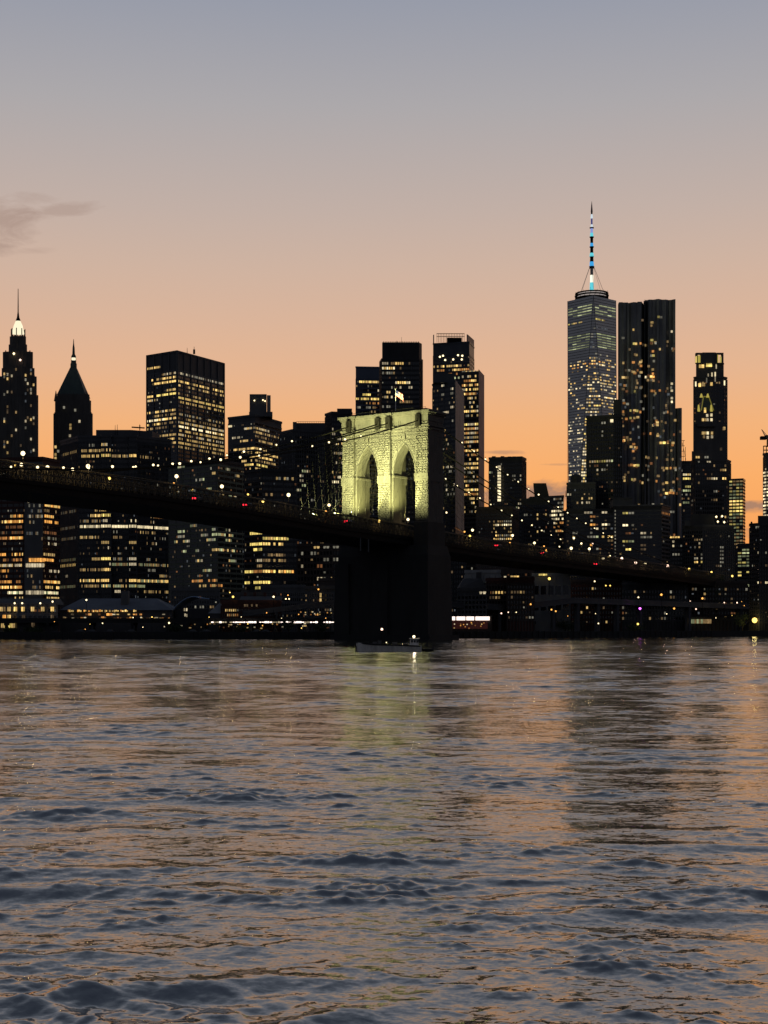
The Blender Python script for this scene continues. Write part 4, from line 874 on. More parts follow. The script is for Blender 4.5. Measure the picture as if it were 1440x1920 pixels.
# shed with a pale blue curved roof
R_ = thing('curved_roof_shed', 'dark shed under a curved pale blue roof by the water', 'shed', (pt(362,0,665).x, 665, GZ))
q = MB(); a = pt(328,0,662); b = pt(391,0,662); q.box(a.x, b.x, 662, 690, GZ, zat(1142,662)); q.build('wall', BLACK, R_)
q = MB(); n = 10
for i in range(n+1):
    s_ = i/n; x = a.x-.5 + (b.x-a.x+1)*s_; z = zat(1140-26*sin(min(1, s_*1.35)*pi*.62)*(1-.25*s_), 662); 
    for yy in (661, 691): q.v.append((x, yy, z))
    for yy in (661, 691): q.v.append((x, yy, z-.35))
for i in range(n):
    k = i*4; q.f += [(k, k+4, k+5, k+1), (k+2, k+3, k+7, k+6), (k, k+2, k+6, k+4), (k+1, k+5, k+7, k+3)]
q.build('roof', ROOFB, R_)
for x, y in ((346,1143),(350,1143),(347,1153),(350,1154)): pane(R_, pt(x, y, 661.9), 0, .6, 1.3, 'hm')
R_ = thing('lean_to_shed', 'small shed with a pale slanting roof beside the red brick row', 'shed', (pt(403,0,655).x, 655, GZ))
q = MB(); a = pt(391.5,0,655); b = pt(415,0,655); q.prism([(a.x,655),(b.x,655),(b.x,668),(a.x,668)], GZ, zat(1150,655)); q.build('wall', DARK, R_)
q = MB(); q.v = [(a.x-.3,654.5,zat(1150,655)),(b.x-.1,654.5,zat(1128,655)),(b.x-.1,668.5,zat(1128,655)),(a.x-.3,668.5,zat(1150,655)),(b.x-.1,654.5,zat(1150,655)),(b.x-.1,668.5,zat(1150,655))]; q.f = [(0,1,2,3),(0,4,1),(3,2,5),(1,4,5,2),(0,3,5,4)]; q.build('roof', mat('light_roof_metal', (.32,.35,.38), .6), R_)
# market shed
R_ = thing('market_hall', 'long market hall with a grey hipped roof and warm lit eaves', 'market hall', (pt(218,0,660).x, 660, GZ))
a = pt(113,0,655); b = pt(322,0,655)
q = MB(); q.box(a.x, b.x, 655, 690, GZ, zat(1144,655)); q.build('wall', DARK, R_)
q = MB(); q.prism([(a.x-.6,654),(b.x+.6,654),(b.x+.6,691),(a.x-.6,691)], zat(1144,655), zat(1121,655), [(a.x+7,668),(b.x-9,668),(b.x-9,676),(a.x+7,676)]); q.build('roof', mat('slate_roof', (.10,.11,.13), .8), R_)
q = MB(); c = pt(232,0,658); q.box(c.x-1.6, c.x+1.6, 660, 664, zat(1138,655), zat(1108,660)); q.build('roof_vent', GREY, R_)
for i in range(44):
    x = 125 + i*3.0 + random.uniform(-.5,.5)
    if random.random() < .82: pane(R_, pt(x, 1145.3+random.uniform(-.4,.6), 653.6), 0, random.uniform(.35,.75), random.uniform(.5,1.0), random.choice(['wb','wb','ob','wm','om']), 'eave_light')
for i in range(46):
    pane(R_, pt(random.uniform(116,318), random.choice([1152,1158,1160]), 654.7), 0, random.uniform(.5,1.4), random.uniform(.4,1.0), random.choice(['om','od','wm','od','wf','ob','hm']))
# pale old customs-style building, far left
B = Bld('pale_warehouse', 'pale four-storey warehouse with tall warm windows on the quay', [(-30,648),(33,641),(34,640),(107,641)], 1133, 14, 9, 'grid', mat('pale_brick', (.15,.15,.16), .9), mat('pale_brick', (.15,.15,.16)), 20, ytrim=1135)
q = MB(); a = pt(-28,0,645); b = pt(106,0,645); q.prism([(a.x,644),(b.x,644),(b.x,660),(a.x,660)], B.z1, zat(1122,645), [(a.x+1,648),(b.x-1,648),(b.x-1,658),(a.x+1,658)]); q.build('roof', GREY, B.root)
for x, y, k in ((2,1142,'wm'),(7,1142,'wd'),(17,1142,'wm'),(29,1142,'wb'),(43,1142,'wb'),(61,1142,'wm'),(80,1142,'wm'),(98,1142,'wb'),(8,1157,'ob'),(17,1157,'wb'),(5,1173,'wm'),(9,1173,'yb'),(19,1173,'yb'),(25,1173,'wm'),(44,1157,'wf'),(62,1172,'wf'),(98,1157,'wf')):
    for dx_ in (-1.7, 1.7): pane(B.root, pt(x+dx_, y, 639.5), 0, .62, 1.9, k)
B.lamps((29,1131),(42,1131),(76,1131),(99,1128),(108,1131), r=.4)
# buildings under the approach, right of the stone tower
B = Bld('white_gable_wall_block', 'windowless pale grey wall block beneath the bridge approach', [(872,742),(938,736)], 1070, 30, 12, 'pier', WHITEW, WHITEW, 20, dim=0)
q = MB(); a = pt(893,0,735); b = pt(903,0,735); q.box(a.x, b.x, 735.4, 736.2, zat(1096,736), zat(1073,736)); q.build('recess_shade_panel', DARK, B.root)  # dark sheet before the wall, coloured to stand in for a shaded recess
B = Bld('pale_garage', 'low pale garage wall with a wall lamp beneath the bridge approach', [(998,765),(1068,762)], 1076, 30, 14, 'pier', WHITEW, WHITEW, 18, dim=0)
for x in (1012,1016,1020,1024): pane(B.root, pt(x, 1077.5, 760.8), 0, 1.0, .9, 'yb')
B = Bld('brick_tenement_pair', 'two dark brick tenements with lit sash windows beneath the approach', [(912,712),(950,706),(951,700),(1001,703)], 1084, 9.5, 6, 'grid', BRICK, BROWN, 16)
for x, y, k in ((950-1,1084,'hm'),(959,1085,'wm'),(967,1085,'wb'),(971,1085,'wb'),(932,1109,'wb'),(939,1109,'wb'),(926,1109,'wd'),(959,1109,'wd'),(966,1109,'wf'),(974,1109,'wm'),(980,1109,'wd'),(919,1121,'wf'),(932,1121,'wd'),(926,1121,'wf'),(960,1121,'wf')): B.row(y, (x-1, x+2, k, 1))
B = Bld('grey_gabled_house', 'small grey gabled house right beside the stone pier', [(858,694),(912,690)], 1104, 9, 7, 'grid', GREY, GREY, 14)
q = MB(); f = B.faces[0]; q.prism([(f[0].x,f[0].y-.3),(f[1].x,f[1].y-.3),(f[1].x,f[1].y+14),(f[0].x,f[0].y+14)], B.z1, B.z1+5, [(f[0].x+3,f[0].y+3),(f[1].x-2,f[1].y+3),(f[1].x-2,f[1].y+11),(f[0].x+3,f[0].y+11)]); q.build('roof', GREY, B.root)
for x in (904,912-2): B.row(1109, (x-1, x+1, 'hm', 1))
B = Bld('dark_screen_block', 'tall dark screening block added between the stone pier and the white wall block', [(836,905),(874,900)], 1022, 9, 5, 'grid', BLACK, BLACK, 16)  # added block, hides the sunset-lit side wall behind it
B = Bld('slim_dark_block', 'slim dark block filling the gap behind the bright banded block', [(1046,1105),(1078,1100)], 958, 8, 4, 'grid', DARK, DARK, 16)
B = Bld('low_dark_terminal', 'long low dark terminal along the quay at the foot of the viaduct', [(925,735),(1100,805)], 1166, 9, 10, 'pier', BLACK, BLACK, 14, dim=0)
pane(B.root, pt(1049, 1168, 780), 0, 2.2, 2.6, 'hm')
B = Bld('ferry_shed', 'olive lit ferry shed under the elevated highway', [(1285,838),(1392,846)], 1158, 12, 8, 'pier', DARK, BROWN, 12)
for x in np.arange(1292, 1336, 4): pane(B.root, pt(x, 1165, 836.5), 0, 1.1, 2.4, random.choice(['gd','wd','gd']))

for nm, lab, pts, yt, fp, bp_, st, m1, m2, ks in (
  ('low_brick_row', 'low brown brick row between the garage and the capped apartment slab', [(1066,800),(1165,812)], 1088, 9, 6, 'grid', BROWN, BRICK, 'hd wm wf'),
  ('school_block', 'broad grey school block low behind the expressway lamps', [(1165,838),(1288,846)], 1094, 10, 6, 'grid', GREY, GREY, 'hd wf wd'),
  ('flat_roofed_row', 'flat roofed row at the foot of the ribbon glass block', [(1290,862),(1402,870)], 1090, 9, 6, 'pier', BROWN, BROWN, 'wm wd hd'),
  ('grey_terrace', 'grey terrace between the apartment slab and the curved roof shed', [(322,735),(412,730)], 1104, 9, 5, 'grid', GREY, GREY, 'wd hd wf'),
  ('old_counting_house', 'old stone counting house behind the red brick row', [(430,700),(494,696)], 1112, 9, 5, 'grid', STONEF, STONEF, 'wd wf hm'),
  ('rear_tenement', 'tall narrow tenement behind the small corner house', [(598,770),(640,765)], 1085, 9, 5, 'grid', BROWN, BROWN, 'wd hd wm'),
  ('stepped_brown_block', 'brown block stepping up behind the two brick tenements', [(940,770),(1000,765)], 1062, 9, 5.5, 'grid', BROWN, BROWN, 'hd wd wf')):
    B = Bld(nm, lab, pts, yt, fp, bp_, st, m1, m2, 16, dim=.12); B.scatter(yt, 1180, .12, .4, .07, ks)
    q = MB(); xm = (pts[0][0]*2+pts[1][0])/3; B.roofbox(xm, xm+(pts[1][0]-pts[0][0])*.2, yt-5, 5, m1)

# ------------------------------------------------------------------ elevated highways
def viaduct(name, label, path, th, wdt, cols, colr=.55, mt=GREY):
    root = thing(name, label, 'elevated road', (path[0][0], path[0][1], GZ))
    q = MB()
    for (x0,y0,z0),(x1,y1,z1) in zip(path[:-1], path[1:]):
        d = Vector((x1-x0,y1-y0,z1-z0)); nn = Vector((-d.y, d.x, 0)).normalized()
        q.obox((x0,y0,z0-th), d, nn*wdt, (0,0,th))
    q.build('road_deck', mt, root)
    q = MB()
    for (x0,y0,z0),(x1,y1,z1) in zip(path[:-1], path[1:]):
        d = Vector((x1-x0,y1-y0,z1-z0)); nn = Vector((-d.y, d.x, 0)).normalized()
        q.obox(Vector((x0,y0,z0))-nn*.15, d, nn*.3, (0,0,.95))
        for k in range(2): pass
    q.build('parapet', mt, root)
    for t in cols:
        n = len(path)-1; i = min(n-1, int(t*n)); f = t*n-i
        p = Vector(path[i]).lerp(Vector(path[i+1]), f)
        for off in (1.2, wdt-1.2):
            q = MB(); q.box(p.x-colr, p.x+colr, p.y+off-colr, p.y+off+colr, GZ, p.z-th-.02); q.build('column', mt, root)
        q = MB(); q.box(p.x-.6, p.x+.6, p.y+.2, p.y+wdt-.2, p.z-th-1.1, p.z-th-.01); q.build('cross_beam', mt, root)
    return root
P = [tuple(pt(x, y, D_)) for x, y, D_ in ((-30,1163,634),(300,1163,634),(460,1163,636),(700,1163,660))]
V1 = viaduct('elevated_highway', 'elevated waterfront highway on columns with strip lights below', P, 1.1, 12, [.04,.12,.2,.28,.36,.44,.5,.56,.62,.68,.74,.8,.86,.92], .4, QUAY)
P = [tuple(pt(x, y, D_)) for x, y, D_ in ((455,1150,648),(560,1137,648),(640,1127,650))]
V2 = viaduct('highway_ramp', 'grey highway ramp rising towards the stone pier', P, 1.3, 9, [.3,.6,.9], .45, GREY)
for i, x in enumerate(np.arange(396, 634, 5.0)):
    if random.random() < .1: continue
    L_ = random.choice(['a','b']); c = pt(x+2.2, 1166.6, 632.6)
    pane(V1, c, 0, random.uniform(.7,1.15), random.choice([.35,.5,.7]), STRIPL if random.random() < .75 else W['hm'], 'strip_light')
for i in range(30):
    pane(V1, pt(random.uniform(300,634), random.uniform(1169,1178), 645), 0, random.uniform(.4,1.4), .5, random.choice(['om','od','hm','wd','wm']), 'parking_light')
for i in range(18):
    pane(V2, pt(random.uniform(560,634), random.uniform(1146,1153), 660), 0, .5, .5, random.choice(['om','hm','wm','ob']), 'parking_light')
P = [tuple(pt(x, y, D_)) for x, y, D_ in ((846,1131,690),(960,1138,705),(1075,1124,735),(1190,1128,775),(1460,1138,862))]
V3 = viaduct('elevated_expressway', 'pale grey elevated expressway on tall columns beneath the approach', P, 1.9, 12, [.06,.2,.33,.42,.52,.60,.68,.76,.84,.93], .7, mat('viaduct_grey', (.09,.09,.095), .9))
# lit pavilion: four glowing bays beside the stone tower
R_ = thing('lit_pavilion', 'small pavilion with four glowing white window bays beside the stone pier', 'pavilion', (pt(882,0,686).x, 690, GZ))
a = pt(846,0,686); b = pt(921,0,690)
q = MB(); q.box(a.x, b.x, 688, 698, GZ, zat(1156,688)); q.build('wall', BROWN, R_)
q = MB(); q.box(a.x-.4, b.x+.4, 686.5, 699, zat(1156,688), zat(1154.3,688)); q.build('roof', DARK, R_)
for xa, xb in ((847,853.5),(856,872.5),(874.5,889),(891.5,918)):
    A_ = pt(xa,1159.5,687.4); B_ = pt(xb,1159.5,687.4); pane(R_, (A_+B_)/2, 0, B_.x-A_.x, 1.75, emis('pavilion_glow', (1,.82,.72), 1.7), 'window_bay')
for i in range(14): pane(R_, pt(random.uniform(850,916), random.uniform(1167,1178), 687.6), 0, .5, .5, random.choice(['om','ob','wm','hm']), 'small_lamp')
pane(R_, pt(880, 1171, 687.7), 0, 17, 4.0, emis('brick_glow', (.4,.06,.03), .05), 'glow_wall')  # lamp light on the brick put in as the wall's own faint glow

# ------------------------------------------------------------------ the bridge
TH = radians(34); RX = Vector((cos(TH), -sin(TH), 0)); AX = Vector((sin(TH), cos(TH), 0))
CW, CD = 42.0, 11.8
C0 = Vector(((802-CX)/F*590, 590, 0)); M0 = C0 - RX*(CW/2)          # middle of the lit face
def bw(l, s, z): v = M0 + RX*l + AX*s; return Vector((v.x, v.y, z))
def solve_s(x, lat):
    k = (x-CX)/F; p = M0 + RX*lat
    return (k*p.y - p.x)/(AX.x - k*AX.y)
ZB_S = [-420,-213,-147,-100,-48,0,55,130,256,420]; ZB_Z = [45.2,44.3,43.6,42.0,39.6,38.0,35.6,33.7,31.0,26.0]
def zb(s): return float(np.interp(s, ZB_S, ZB_Z))
ztop = 5.3 + (HY-768)/F*590
TW = thing('stone_bridge_tower', 'massive stone bridge tower with two pointed arches, floodlit yellow-green above the deck', 'bridge tower', bw(0, CD/2, 0))
def lbox(mb, l0, l1, s0, s1, z0, z1, tl=0, ts=0):
    P0 = [bw(l, s, 0).xy for l, s in ((l0,s0),(l1,s0),(l1,s1),(l0,s1))]
    P1 = [bw(l, s, 0).xy for l, s in ((l0+tl,s0+ts),(l1-tl,s0+ts),(l1-tl,s1-ts),(l0+tl,s1-ts))]
    mb.prism([tuple(p) for p in P0], z0, z1, [tuple(p) for p in P1])
def pblock(mb, l0, l1, z0, z1, s, pr):      # a block whose face bulges out of the wall at depth s
    e = min(.2, (l1-l0)*.25, (z1-z0)*.3); n0 = len(mb.v)
    for l, z in ((l0,z0),(l1,z0),(l1,z1),(l0,z1)): mb.v.append(tuple(bw(l, s+.02, z)))
    for l, z in ((l0+e,z0+e),(l1-e,z0+e),(l1-e,z1-e),(l0+e,z1-e)): mb.v.append(tuple(bw(l, s-pr*random.uniform(.7,1.3), z)))
    for i in range(4): j = (i+1) % 4; mb.f.append((n0+i, n0+j, n0+4+j, n0+4+i))
    mb.f.append((n0+4, n0+5, n0+6, n0+7))
CH_ = .95
H = CW/2; PW = 5.9; ZD = 38.0
piers = [(-H, -H+PW), (-PW/2, PW/2), (H-PW, H)]; bays = [(-H+PW, -PW/2), (PW/2, H-PW)]
q = MB(); lbox(q, -H-1.2, H+2.0, -2.6, CD+4.2, -4, ZD-4, .7, .5); lbox(q, -H-1.2, H+1.2, -1.8, CD+3.4, ZD-4.01, ZD, .7, 1.2); q.build('pier_base', mat('dark_shade_granite', (.035,.034,.032), .95), TW)  # darker copy of the granite stands for shade below the floodlit face
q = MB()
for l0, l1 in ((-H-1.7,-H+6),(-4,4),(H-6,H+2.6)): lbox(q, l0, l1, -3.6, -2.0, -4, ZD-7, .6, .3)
q.build('base_buttress', mat('dark_shade_granite', (.035,.034,.032)), TW)
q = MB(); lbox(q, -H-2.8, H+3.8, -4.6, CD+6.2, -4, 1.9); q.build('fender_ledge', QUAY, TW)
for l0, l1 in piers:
    q = MB(); lbox(q, l0-.5, l1+.5, -.6, CD+.6, ZD-.03, 47.2, .1, .1); q.build('shade_pier_foot', mat('dark_shade_granite', (.035,.034,.032)), TW)  # dark sleeve added: shade under the floodlit part put into its colour
    q = MB(); lbox(q, l0, l1, 0, CD, ZD-.02, ztop-4.2, .12, .12); q.build('shaft', GRANITE, TW)
ZS, ZA, ZP = 67.0, 79.3, 82.6          # springing, apex and top of the recessed panel
def arch(l0, l1):
    o0, o1 = l0+.75, l1-.75; w = (o1-o0)/2; h = ZA-ZS; R = (w*w+h*h)/(2*w); n = 9; ta = math.acos((R-w)/R)
    cl = [(o0+R-R*cos(ta*i/n), ZS+R*sin(ta*i/n)) for i in range(n+1)]
    cr = [(o1-(x-o0), z) for x, z in cl]
    q = MB()
    for s, flip in ((1.3, 0), (CD-4.6, 1)):
        def Q(*p): q.quad(*([bw(l, s, z) for l, z in p][::-1] if flip else [bw(l, s, z) for l, z in p]))
        Q((l0,ZD),(o0,ZD),(o0,ZS),(l0,ZS)); Q((o1,ZD),(l1,ZD),(l1,ZS),(o1,ZS))
        for i in range(n):
            Q((l0,cl[i][1]), cl[i], cl[i+1], (l0,cl[i+1][1])); Q(cr[i], (l1,cr[i][1]), (l1,cr[i+1][1]), cr[i+1])
        Q((l0,ZA),(l1,ZA),(l1,ZP),(l0,ZP))
    q.build('arch_wall', GRANITE, TW)
    q = MB(); ring = [(o0,ZD)] + cl + cr[::-1][1:] + [(o1,ZD)]
    for (la,za),(lb,zb_) in zip(ring[:-1], ring[1:]): q.quad(bw(la,1.3,za), bw(la,CD-4.6,za), bw(lb,CD-4.6,zb_), bw(lb,1.3,zb_))
    q.build('arch_soffit', GRANITE, TW)
    q = MB()                              # raised moulding that follows the arch, and the springing ledges
    pts = [(x-.35*(1-i/n)-.0, z) for i, (x, z) in enumerate(cl)] + [(x+.35*(i/n) if 0 else x, z) for i, (x, z) in enumerate(cr[::-1][1:])]
    q.tube([bw(l, 1.25, z+.3) for l, z in pts], .28, 5)
    q.build('arch_moulding', GRANITEB, TW)
    q = MB(); lbox(q, o0-.3, o0+.45, 1.0, CD-1.0, ZS-1.0, ZS-.2); lbox(q, o1-.45, o1+.3, 1.0, CD-1.0, ZS-1.0, ZS-.2); q.build('springing_ledge', GRANITEB, TW)
    q = MB(); c = (l0+l1)/2; lbox(q, l0, c-1.2, .7, 1.4, ZP-1.0, ZP-.2); lbox(q, c+1.2, l1, .7, 1.4, ZP-1.0, ZP-.2); lbox(q, c-.8, c+.8, .5, 1.4, ZP-1.6, ZP+.5); q.build('label_course', GRANITEB, TW)
    # courses of stone on the recessed wall
    st = MB(); z = ZD+4
    def inside(l, z):
        if not (o0-.05 < l < o1+.05): return False
        if z <= ZS: return True
        if z > ZA: return False
        tt = math.asin(min(1, (z-ZS)/R)); return o0+R-R*cos(tt)-.45 < l < o1-(R-R*cos(tt))+.45
    while z < ZP-1.9:
        l = l0 - random.uniform(0, .8)
        while l < l1:
            L_ = random.uniform(1.0, 2.0); a_, b_ = max(l0, l), min(l1, l+L_-.1)
            if b_-a_ > .3 and not any(inside(t, zz) for t in (a_, (a_+b_)/2, b_) for zz in (z, z+.86)):
                pblock(st, a_, b_, z, z+.86, 1.3, random.uniform(.12, .3))
            l += L_
        z += CH_
    st.build('stone_courses', GRANITEB, TW, kind='stuff')
    # the wall above the arch up to the cornice
    q = MB(); lbox(q, l0, l1, .9, CD-.9, ZP-.01, ztop-4.2); q.build('attic_wall', GRANITE, TW)
    st = MB(); z = ZP+.55
    while z < ztop-5.2:
        l = l0 - random.uniform(0, .8)
        while l < l1:
            L_ = random.uniform(1.0, 2.0); a_, b_ = max(l0, l), min(l1, l+L_-.1)
            if b_-a_ > .3: pblock(st, a_, b_, z, z+.86, .9, random.uniform(.12, .3))
            l += L_
        z += CH_
    st.build('stone_courses', GRANITEB, TW, kind='stuff')
for b in bays: arch(*b)
for l0, l1 in piers:
    st = MB(); z = ZD+4
    while z < ztop-5.2:
        tp_ = .12*(z-ZD)/(ztop-4.2-ZD)
        l = l0+tp_ - random.uniform(0, .9)
        while l < l1-tp_:
            L_ = random.uniform(1.1, 2.3); a_, b_ = max(l0+tp_, l), min(l1-tp_, l+L_-.1)
            if b_-a_ > .3: pblock(st, a_, b_, z, z+.86, tp_, random.uniform(.2, .45))
            l += L_
        if l1 == H:                       # courses on the narrow outer side too
            s = 0
            while s < CD:
                L_ = random.uniform(1.2, 2.4); lbox(st, l1-tp_-.02, l1-tp_+random.uniform(.05,.15), max(.2, s), min(CD-.2, s+L_-.1), z, z+.84); s += L_
        z += CH_
    st.build('stone_courses', GRANITEB, TW, kind='stuff')
    q = MB(); lbox(q, l0-.25, l1+.25, -.35, CD+.35, ZS-3.4, ZS-.2); q.build('pier_offset', GRANITE, TW)
# cornices, stepping out over each pier
def band(z0, z1, o, name='cornice'):
    q = MB()
    for l0, l1 in piers: lbox(q, l0-o, l1+o, -o, CD+o, z0, z1)
    for l0, l1 in bays: lbox(q, l0+o+.003, l1-o-.003, .9-o, CD-.9+o, z0, z1)
    q.build(name, GRANITEB, TW)
band(ztop-7.4, ztop-6.9, .35, 'string_course'); band(ztop-6.3, ztop-5.7, .6, 'string_course')
band(ztop-4.21, ztop-1.6, .15, 'frieze'); band(ztop-1.6, ztop-.9, .7); band(ztop-.9, ztop, 1.3)
q = MB(); lbox(q, -H+2, H-2, 2, CD-2, ztop, ztop+1.1); q.build('roof_coping', mat('dark_shade_granite', (.035,.034,.032)), TW)
q = MB()
for l in np.arange(-H+1, H-.5, 2.1): q.tube([bw(l, .2, ztop), bw(l, .2, ztop+1.3)], .06, 4)
q.tube([bw(-H+1, .2, ztop+1.3), bw(H-1, .2, ztop+1.3)], .06, 4); q.build('roof_railing', IRON, TW)
# flag on the tower
s0 = CD/2; lf = (736-CX)/F*600; pf = bw(0, 0, 0)
FL = thing('flag_on_pole', 'striped flag hanging from a white pole on top of the stone tower', 'flag', bw(3.0, 4.0, ztop+1.1))
q = MB(); q.tube([bw(3.0,4,ztop+1.0), bw(3.0,4,ztop+10.2)], .14, 6, .09); q.lathe([(.02,0),(.22,.2),(.02,.42)], tuple(bw(3.0,4,ztop+10.2)), 8); q.build('pole', mat('white_paint', (.8,.8,.78), .5), FL)
fm = bpy.data.materials.new('flag_cloth'); fm.use_nodes = True; t_ = fm.node_tree; b_ = t_.nodes['Principled BSDF']; b_.inputs['Roughness'].default_value = .9
uvn = N(t_, 'ShaderNodeUVMap'); sx_ = N(t_, 'ShaderNodeSeparateXYZ'); t_.links.new(uvn.outputs[0], sx_.inputs[0])
strp = mth(t_, 'GREATER_THAN', mth(t_, 'FRACT', mth(t_, 'MULTIPLY', sx_.outputs[1], 6.5)), .5)
cant = mth(t_, 'MULTIPLY', mth(t_, 'LESS_THAN', sx_.outputs[0], .4), mth(t_, 'GREATER_THAN', sx_.outputs[1], .46))
cc = mixc(t_, cant, mixc(t_, strp, (.45,.02,.03), (.8,.8,.78)), (.03,.04,.16)); t_.links.new(cc, b_.inputs['Base Color'])
nx, nz = 14, 8; me = bpy.data.meshes.new('cloth'); vv = []; uv_ = []
for j in range(nz+1):
    for i in range(nx+1):
        f = i/nx; g = j/nz; drop = 2.6*f**1.3
        p = bw(3.15+3.6*f, 4+.35*sin(f*9+g*1.2)*f, ztop+7.4+2.5*g-drop*(1.0-.15*g)); vv.append(tuple(p)); uv_.append((f, g))
ff = [(j*(nx+1)+i, j*(nx+1)+i+1, (j+1)*(nx+1)+i+1, (j+1)*(nx+1)+i) for j in range(nz) for i in range(nx)]
me.from_pydata(vv, [], ff); ul = me.uv_layers.new(name='UVMap')
for lp in me.loops: ul.data[lp.index].uv = uv_[lp.vertex_index]
me.materials.append(fm); me.shade_smooth(); o = bpy.data.objects.new('cloth', me); COL.objects.link(o); o.parent = FL; o.location = -FL.location
sol = o.modifiers.new('thick', 'SOLIDIFY'); sol.thickness = .03

# deck
BR = thing('suspension_bridge_deck', 'dark suspension bridge deck with lattice trusses and cables passing through the stone tower', 'bridge', bw(0, 0, 36))
HWD = 13.0
ss = np.arange(-330, 345, 4.5)
q = MB()
for s0, s1 in zip(ss[:-1], ss[1:]):
    n0 = len(q.v)
    for s in (s0, s1):
        z = zb(s); q.v += [tuple(bw(-HWD, s, z+2.2)), tuple(bw(HWD, s, z+2.2)), tuple(bw(HWD, s, z)), tuple(bw(-HWD, s, z))]
    for i in range(4): j = (i+1) % 4; q.f.append((n0+i, n0+j, n0+4+j, n0+4+i))
q.build('floor_beams', IRON, BR)
for side in (1, -1):
    q = MB()
    for s0, s1 in zip(ss[:-1], ss[1:]):
        z0, z1 = zb(s0), zb(s1); l = side*(HWD+.1)
        a0, a1 = bw(l, s0, z0+2.2), bw(l, s1, z1+2.2); d = a1-a0; th = RX*(.35*side)
        q.obox(a0+Vector((0,0,-.1)), d, th, (0,0,1.2))
    q.build('side_girder', IRON, BR)
    q = MB()
    for k, l in enumerate((side*HWD, side*5.2)):
        hh = 7.6 if k == 0 else 9.4
        st_ = 3.0
        sq = np.arange(-330, 345, st_)
        for s0, s1 in zip(sq[:-1], sq[1:]):
            if -1 < s0 < CD+1 and k == 1 and False: continue
            b0, b1 = bw(l, s0, zb(s0)+3.2), bw(l, s1, zb(s1)+3.2); t0, t1 = bw(l, s0, zb(s0)+hh), bw(l, s1, zb(s1)+hh)
            m0, m1 = (b0+t0)/2, (b1+t1)/2
            q.tube([t0, t1], .22, 4); q.tube([m0, m1], .16, 4)
            q.tube([b0, t0], .17, 4); q.tube([b0, t1], .12, 4); q.tube([t0, b1], .12, 4)
    q.build('lattice_truss', mat('truss_paint', (.06,.05,.035), .8), BR, kind='stuff')
# road surface and the boarded walkway in the middle
q = MB()
for s0, s1 in zip(ss[:-1], ss[1:]):
    for l0, l1, zz in ((-12.6,-2.6,2.25),(2.6,12.6,2.25),(-2.4,2.4,5.6)):
        q.quad(bw(l0,s0,zb(s0)+zz), bw(l1,s0,zb(s0)+zz), bw(l1,s1,zb(s1)+zz), bw(l0,s1,zb(s1)+zz))
q.build('road_surface', mat('asphalt', (.05,.05,.05), .9), BR)
q = MB()
for l in (-2.4, 2.4):
    for s0, s1 in zip(ss[:-1], ss[1:]):
        for h in (6.2, 6.8): q.tube([bw(l,s0,zb(s0)+h), bw(l,s1,zb(s1)+h)], .05, 4)
        q.tube([bw(l,s0,zb(s0)+5.6), bw(l,s0,zb(s0)+6.8)], .05, 4)
q.build('walkway_railing', IRON, BR)
# hanging inspection platforms seen under the deck
for x in (676, 691):
    s = solve_s(x, HWD); q = MB(); a = bw(HWD, s, zb(s)); q.tube([a, a-Vector((0,0,5))], .35, 4); q.build('service_ladder', GREY, BR)
# cables
LATS = (-17.0, -2.6, 2.6, 17.0)
def cz(s):
    if s <= 0: return 48.5 + 39.5*(1 - min(265, -s)/265)**2
    return 88 - .28*s + .00034*s*s
def clat(l, s): return l*(1 - .18*min(1, abs(s)/200))
for l in LATS:
    pts = [bw(clat(l, s), s, cz(s)) for s in np.arange(-265, 1, 5)] + [bw(l, CD/2, 88.6)] + [bw(clat(l, s), s+CD, cz(s)) for s in np.arange(0, 262, 5)]
    q = MB(); q.tube(pts, .27, 6); q.build('main_cable', WIRE, BR)
    q = MB()
    for s in np.arange(-258, 250, 4.6):
        if -3 < s < 3: continue
        so_ = s + (CD if s > 0 else 0); p = bw(clat(l, s), so_, cz(s)); ld = max(-HWD, min(HWD, clat(l, s))); zlow = zb(so_)+7.4
        if p.z - zlow > .6: q.tube([p, bw(ld, so_, zlow)], .03, 3)
    q.build('suspender', WIRE, BR, kind='stuff')
    q = MB(); ld = max(-HWD, min(HWD, l))
    for k in range(1, 13):
        for sg in (-1, 1):
            s1 = sg*(k*8.5) + (CD if sg > 0 else 0); s0 = 0 if sg < 0 else CD
            q.tube([bw(l, s0, 86.0), bw(ld, s1, zb(s1)+7.6)], .035, 3)
    q.build('stay_rope', WIRE, BR, kind='stuff')
    q = MB(); lbox(q, l-1.1, l+1.1, -1.5, .4, 85.6, 90.2); lbox(q, l-1.1, l+1.1, CD-.4, CD+1.5, 85.6, 90.2); q.build('cable_saddle', IRON, BR)
q = MB()
for l in (17.0, -2.6):
    for s in (-14, -17, -34):
        p = bw(clat(l, s), s, cz(s)); q.tube([p+RX*.4, p+RX*.4+Vector((0,0,2.2))], .07, 4); q.tube([p-RX*.4, p-RX*.4+Vector((0,0,2.2))], .07, 4)
q.build('cable_clamp_post', IRON, BR)

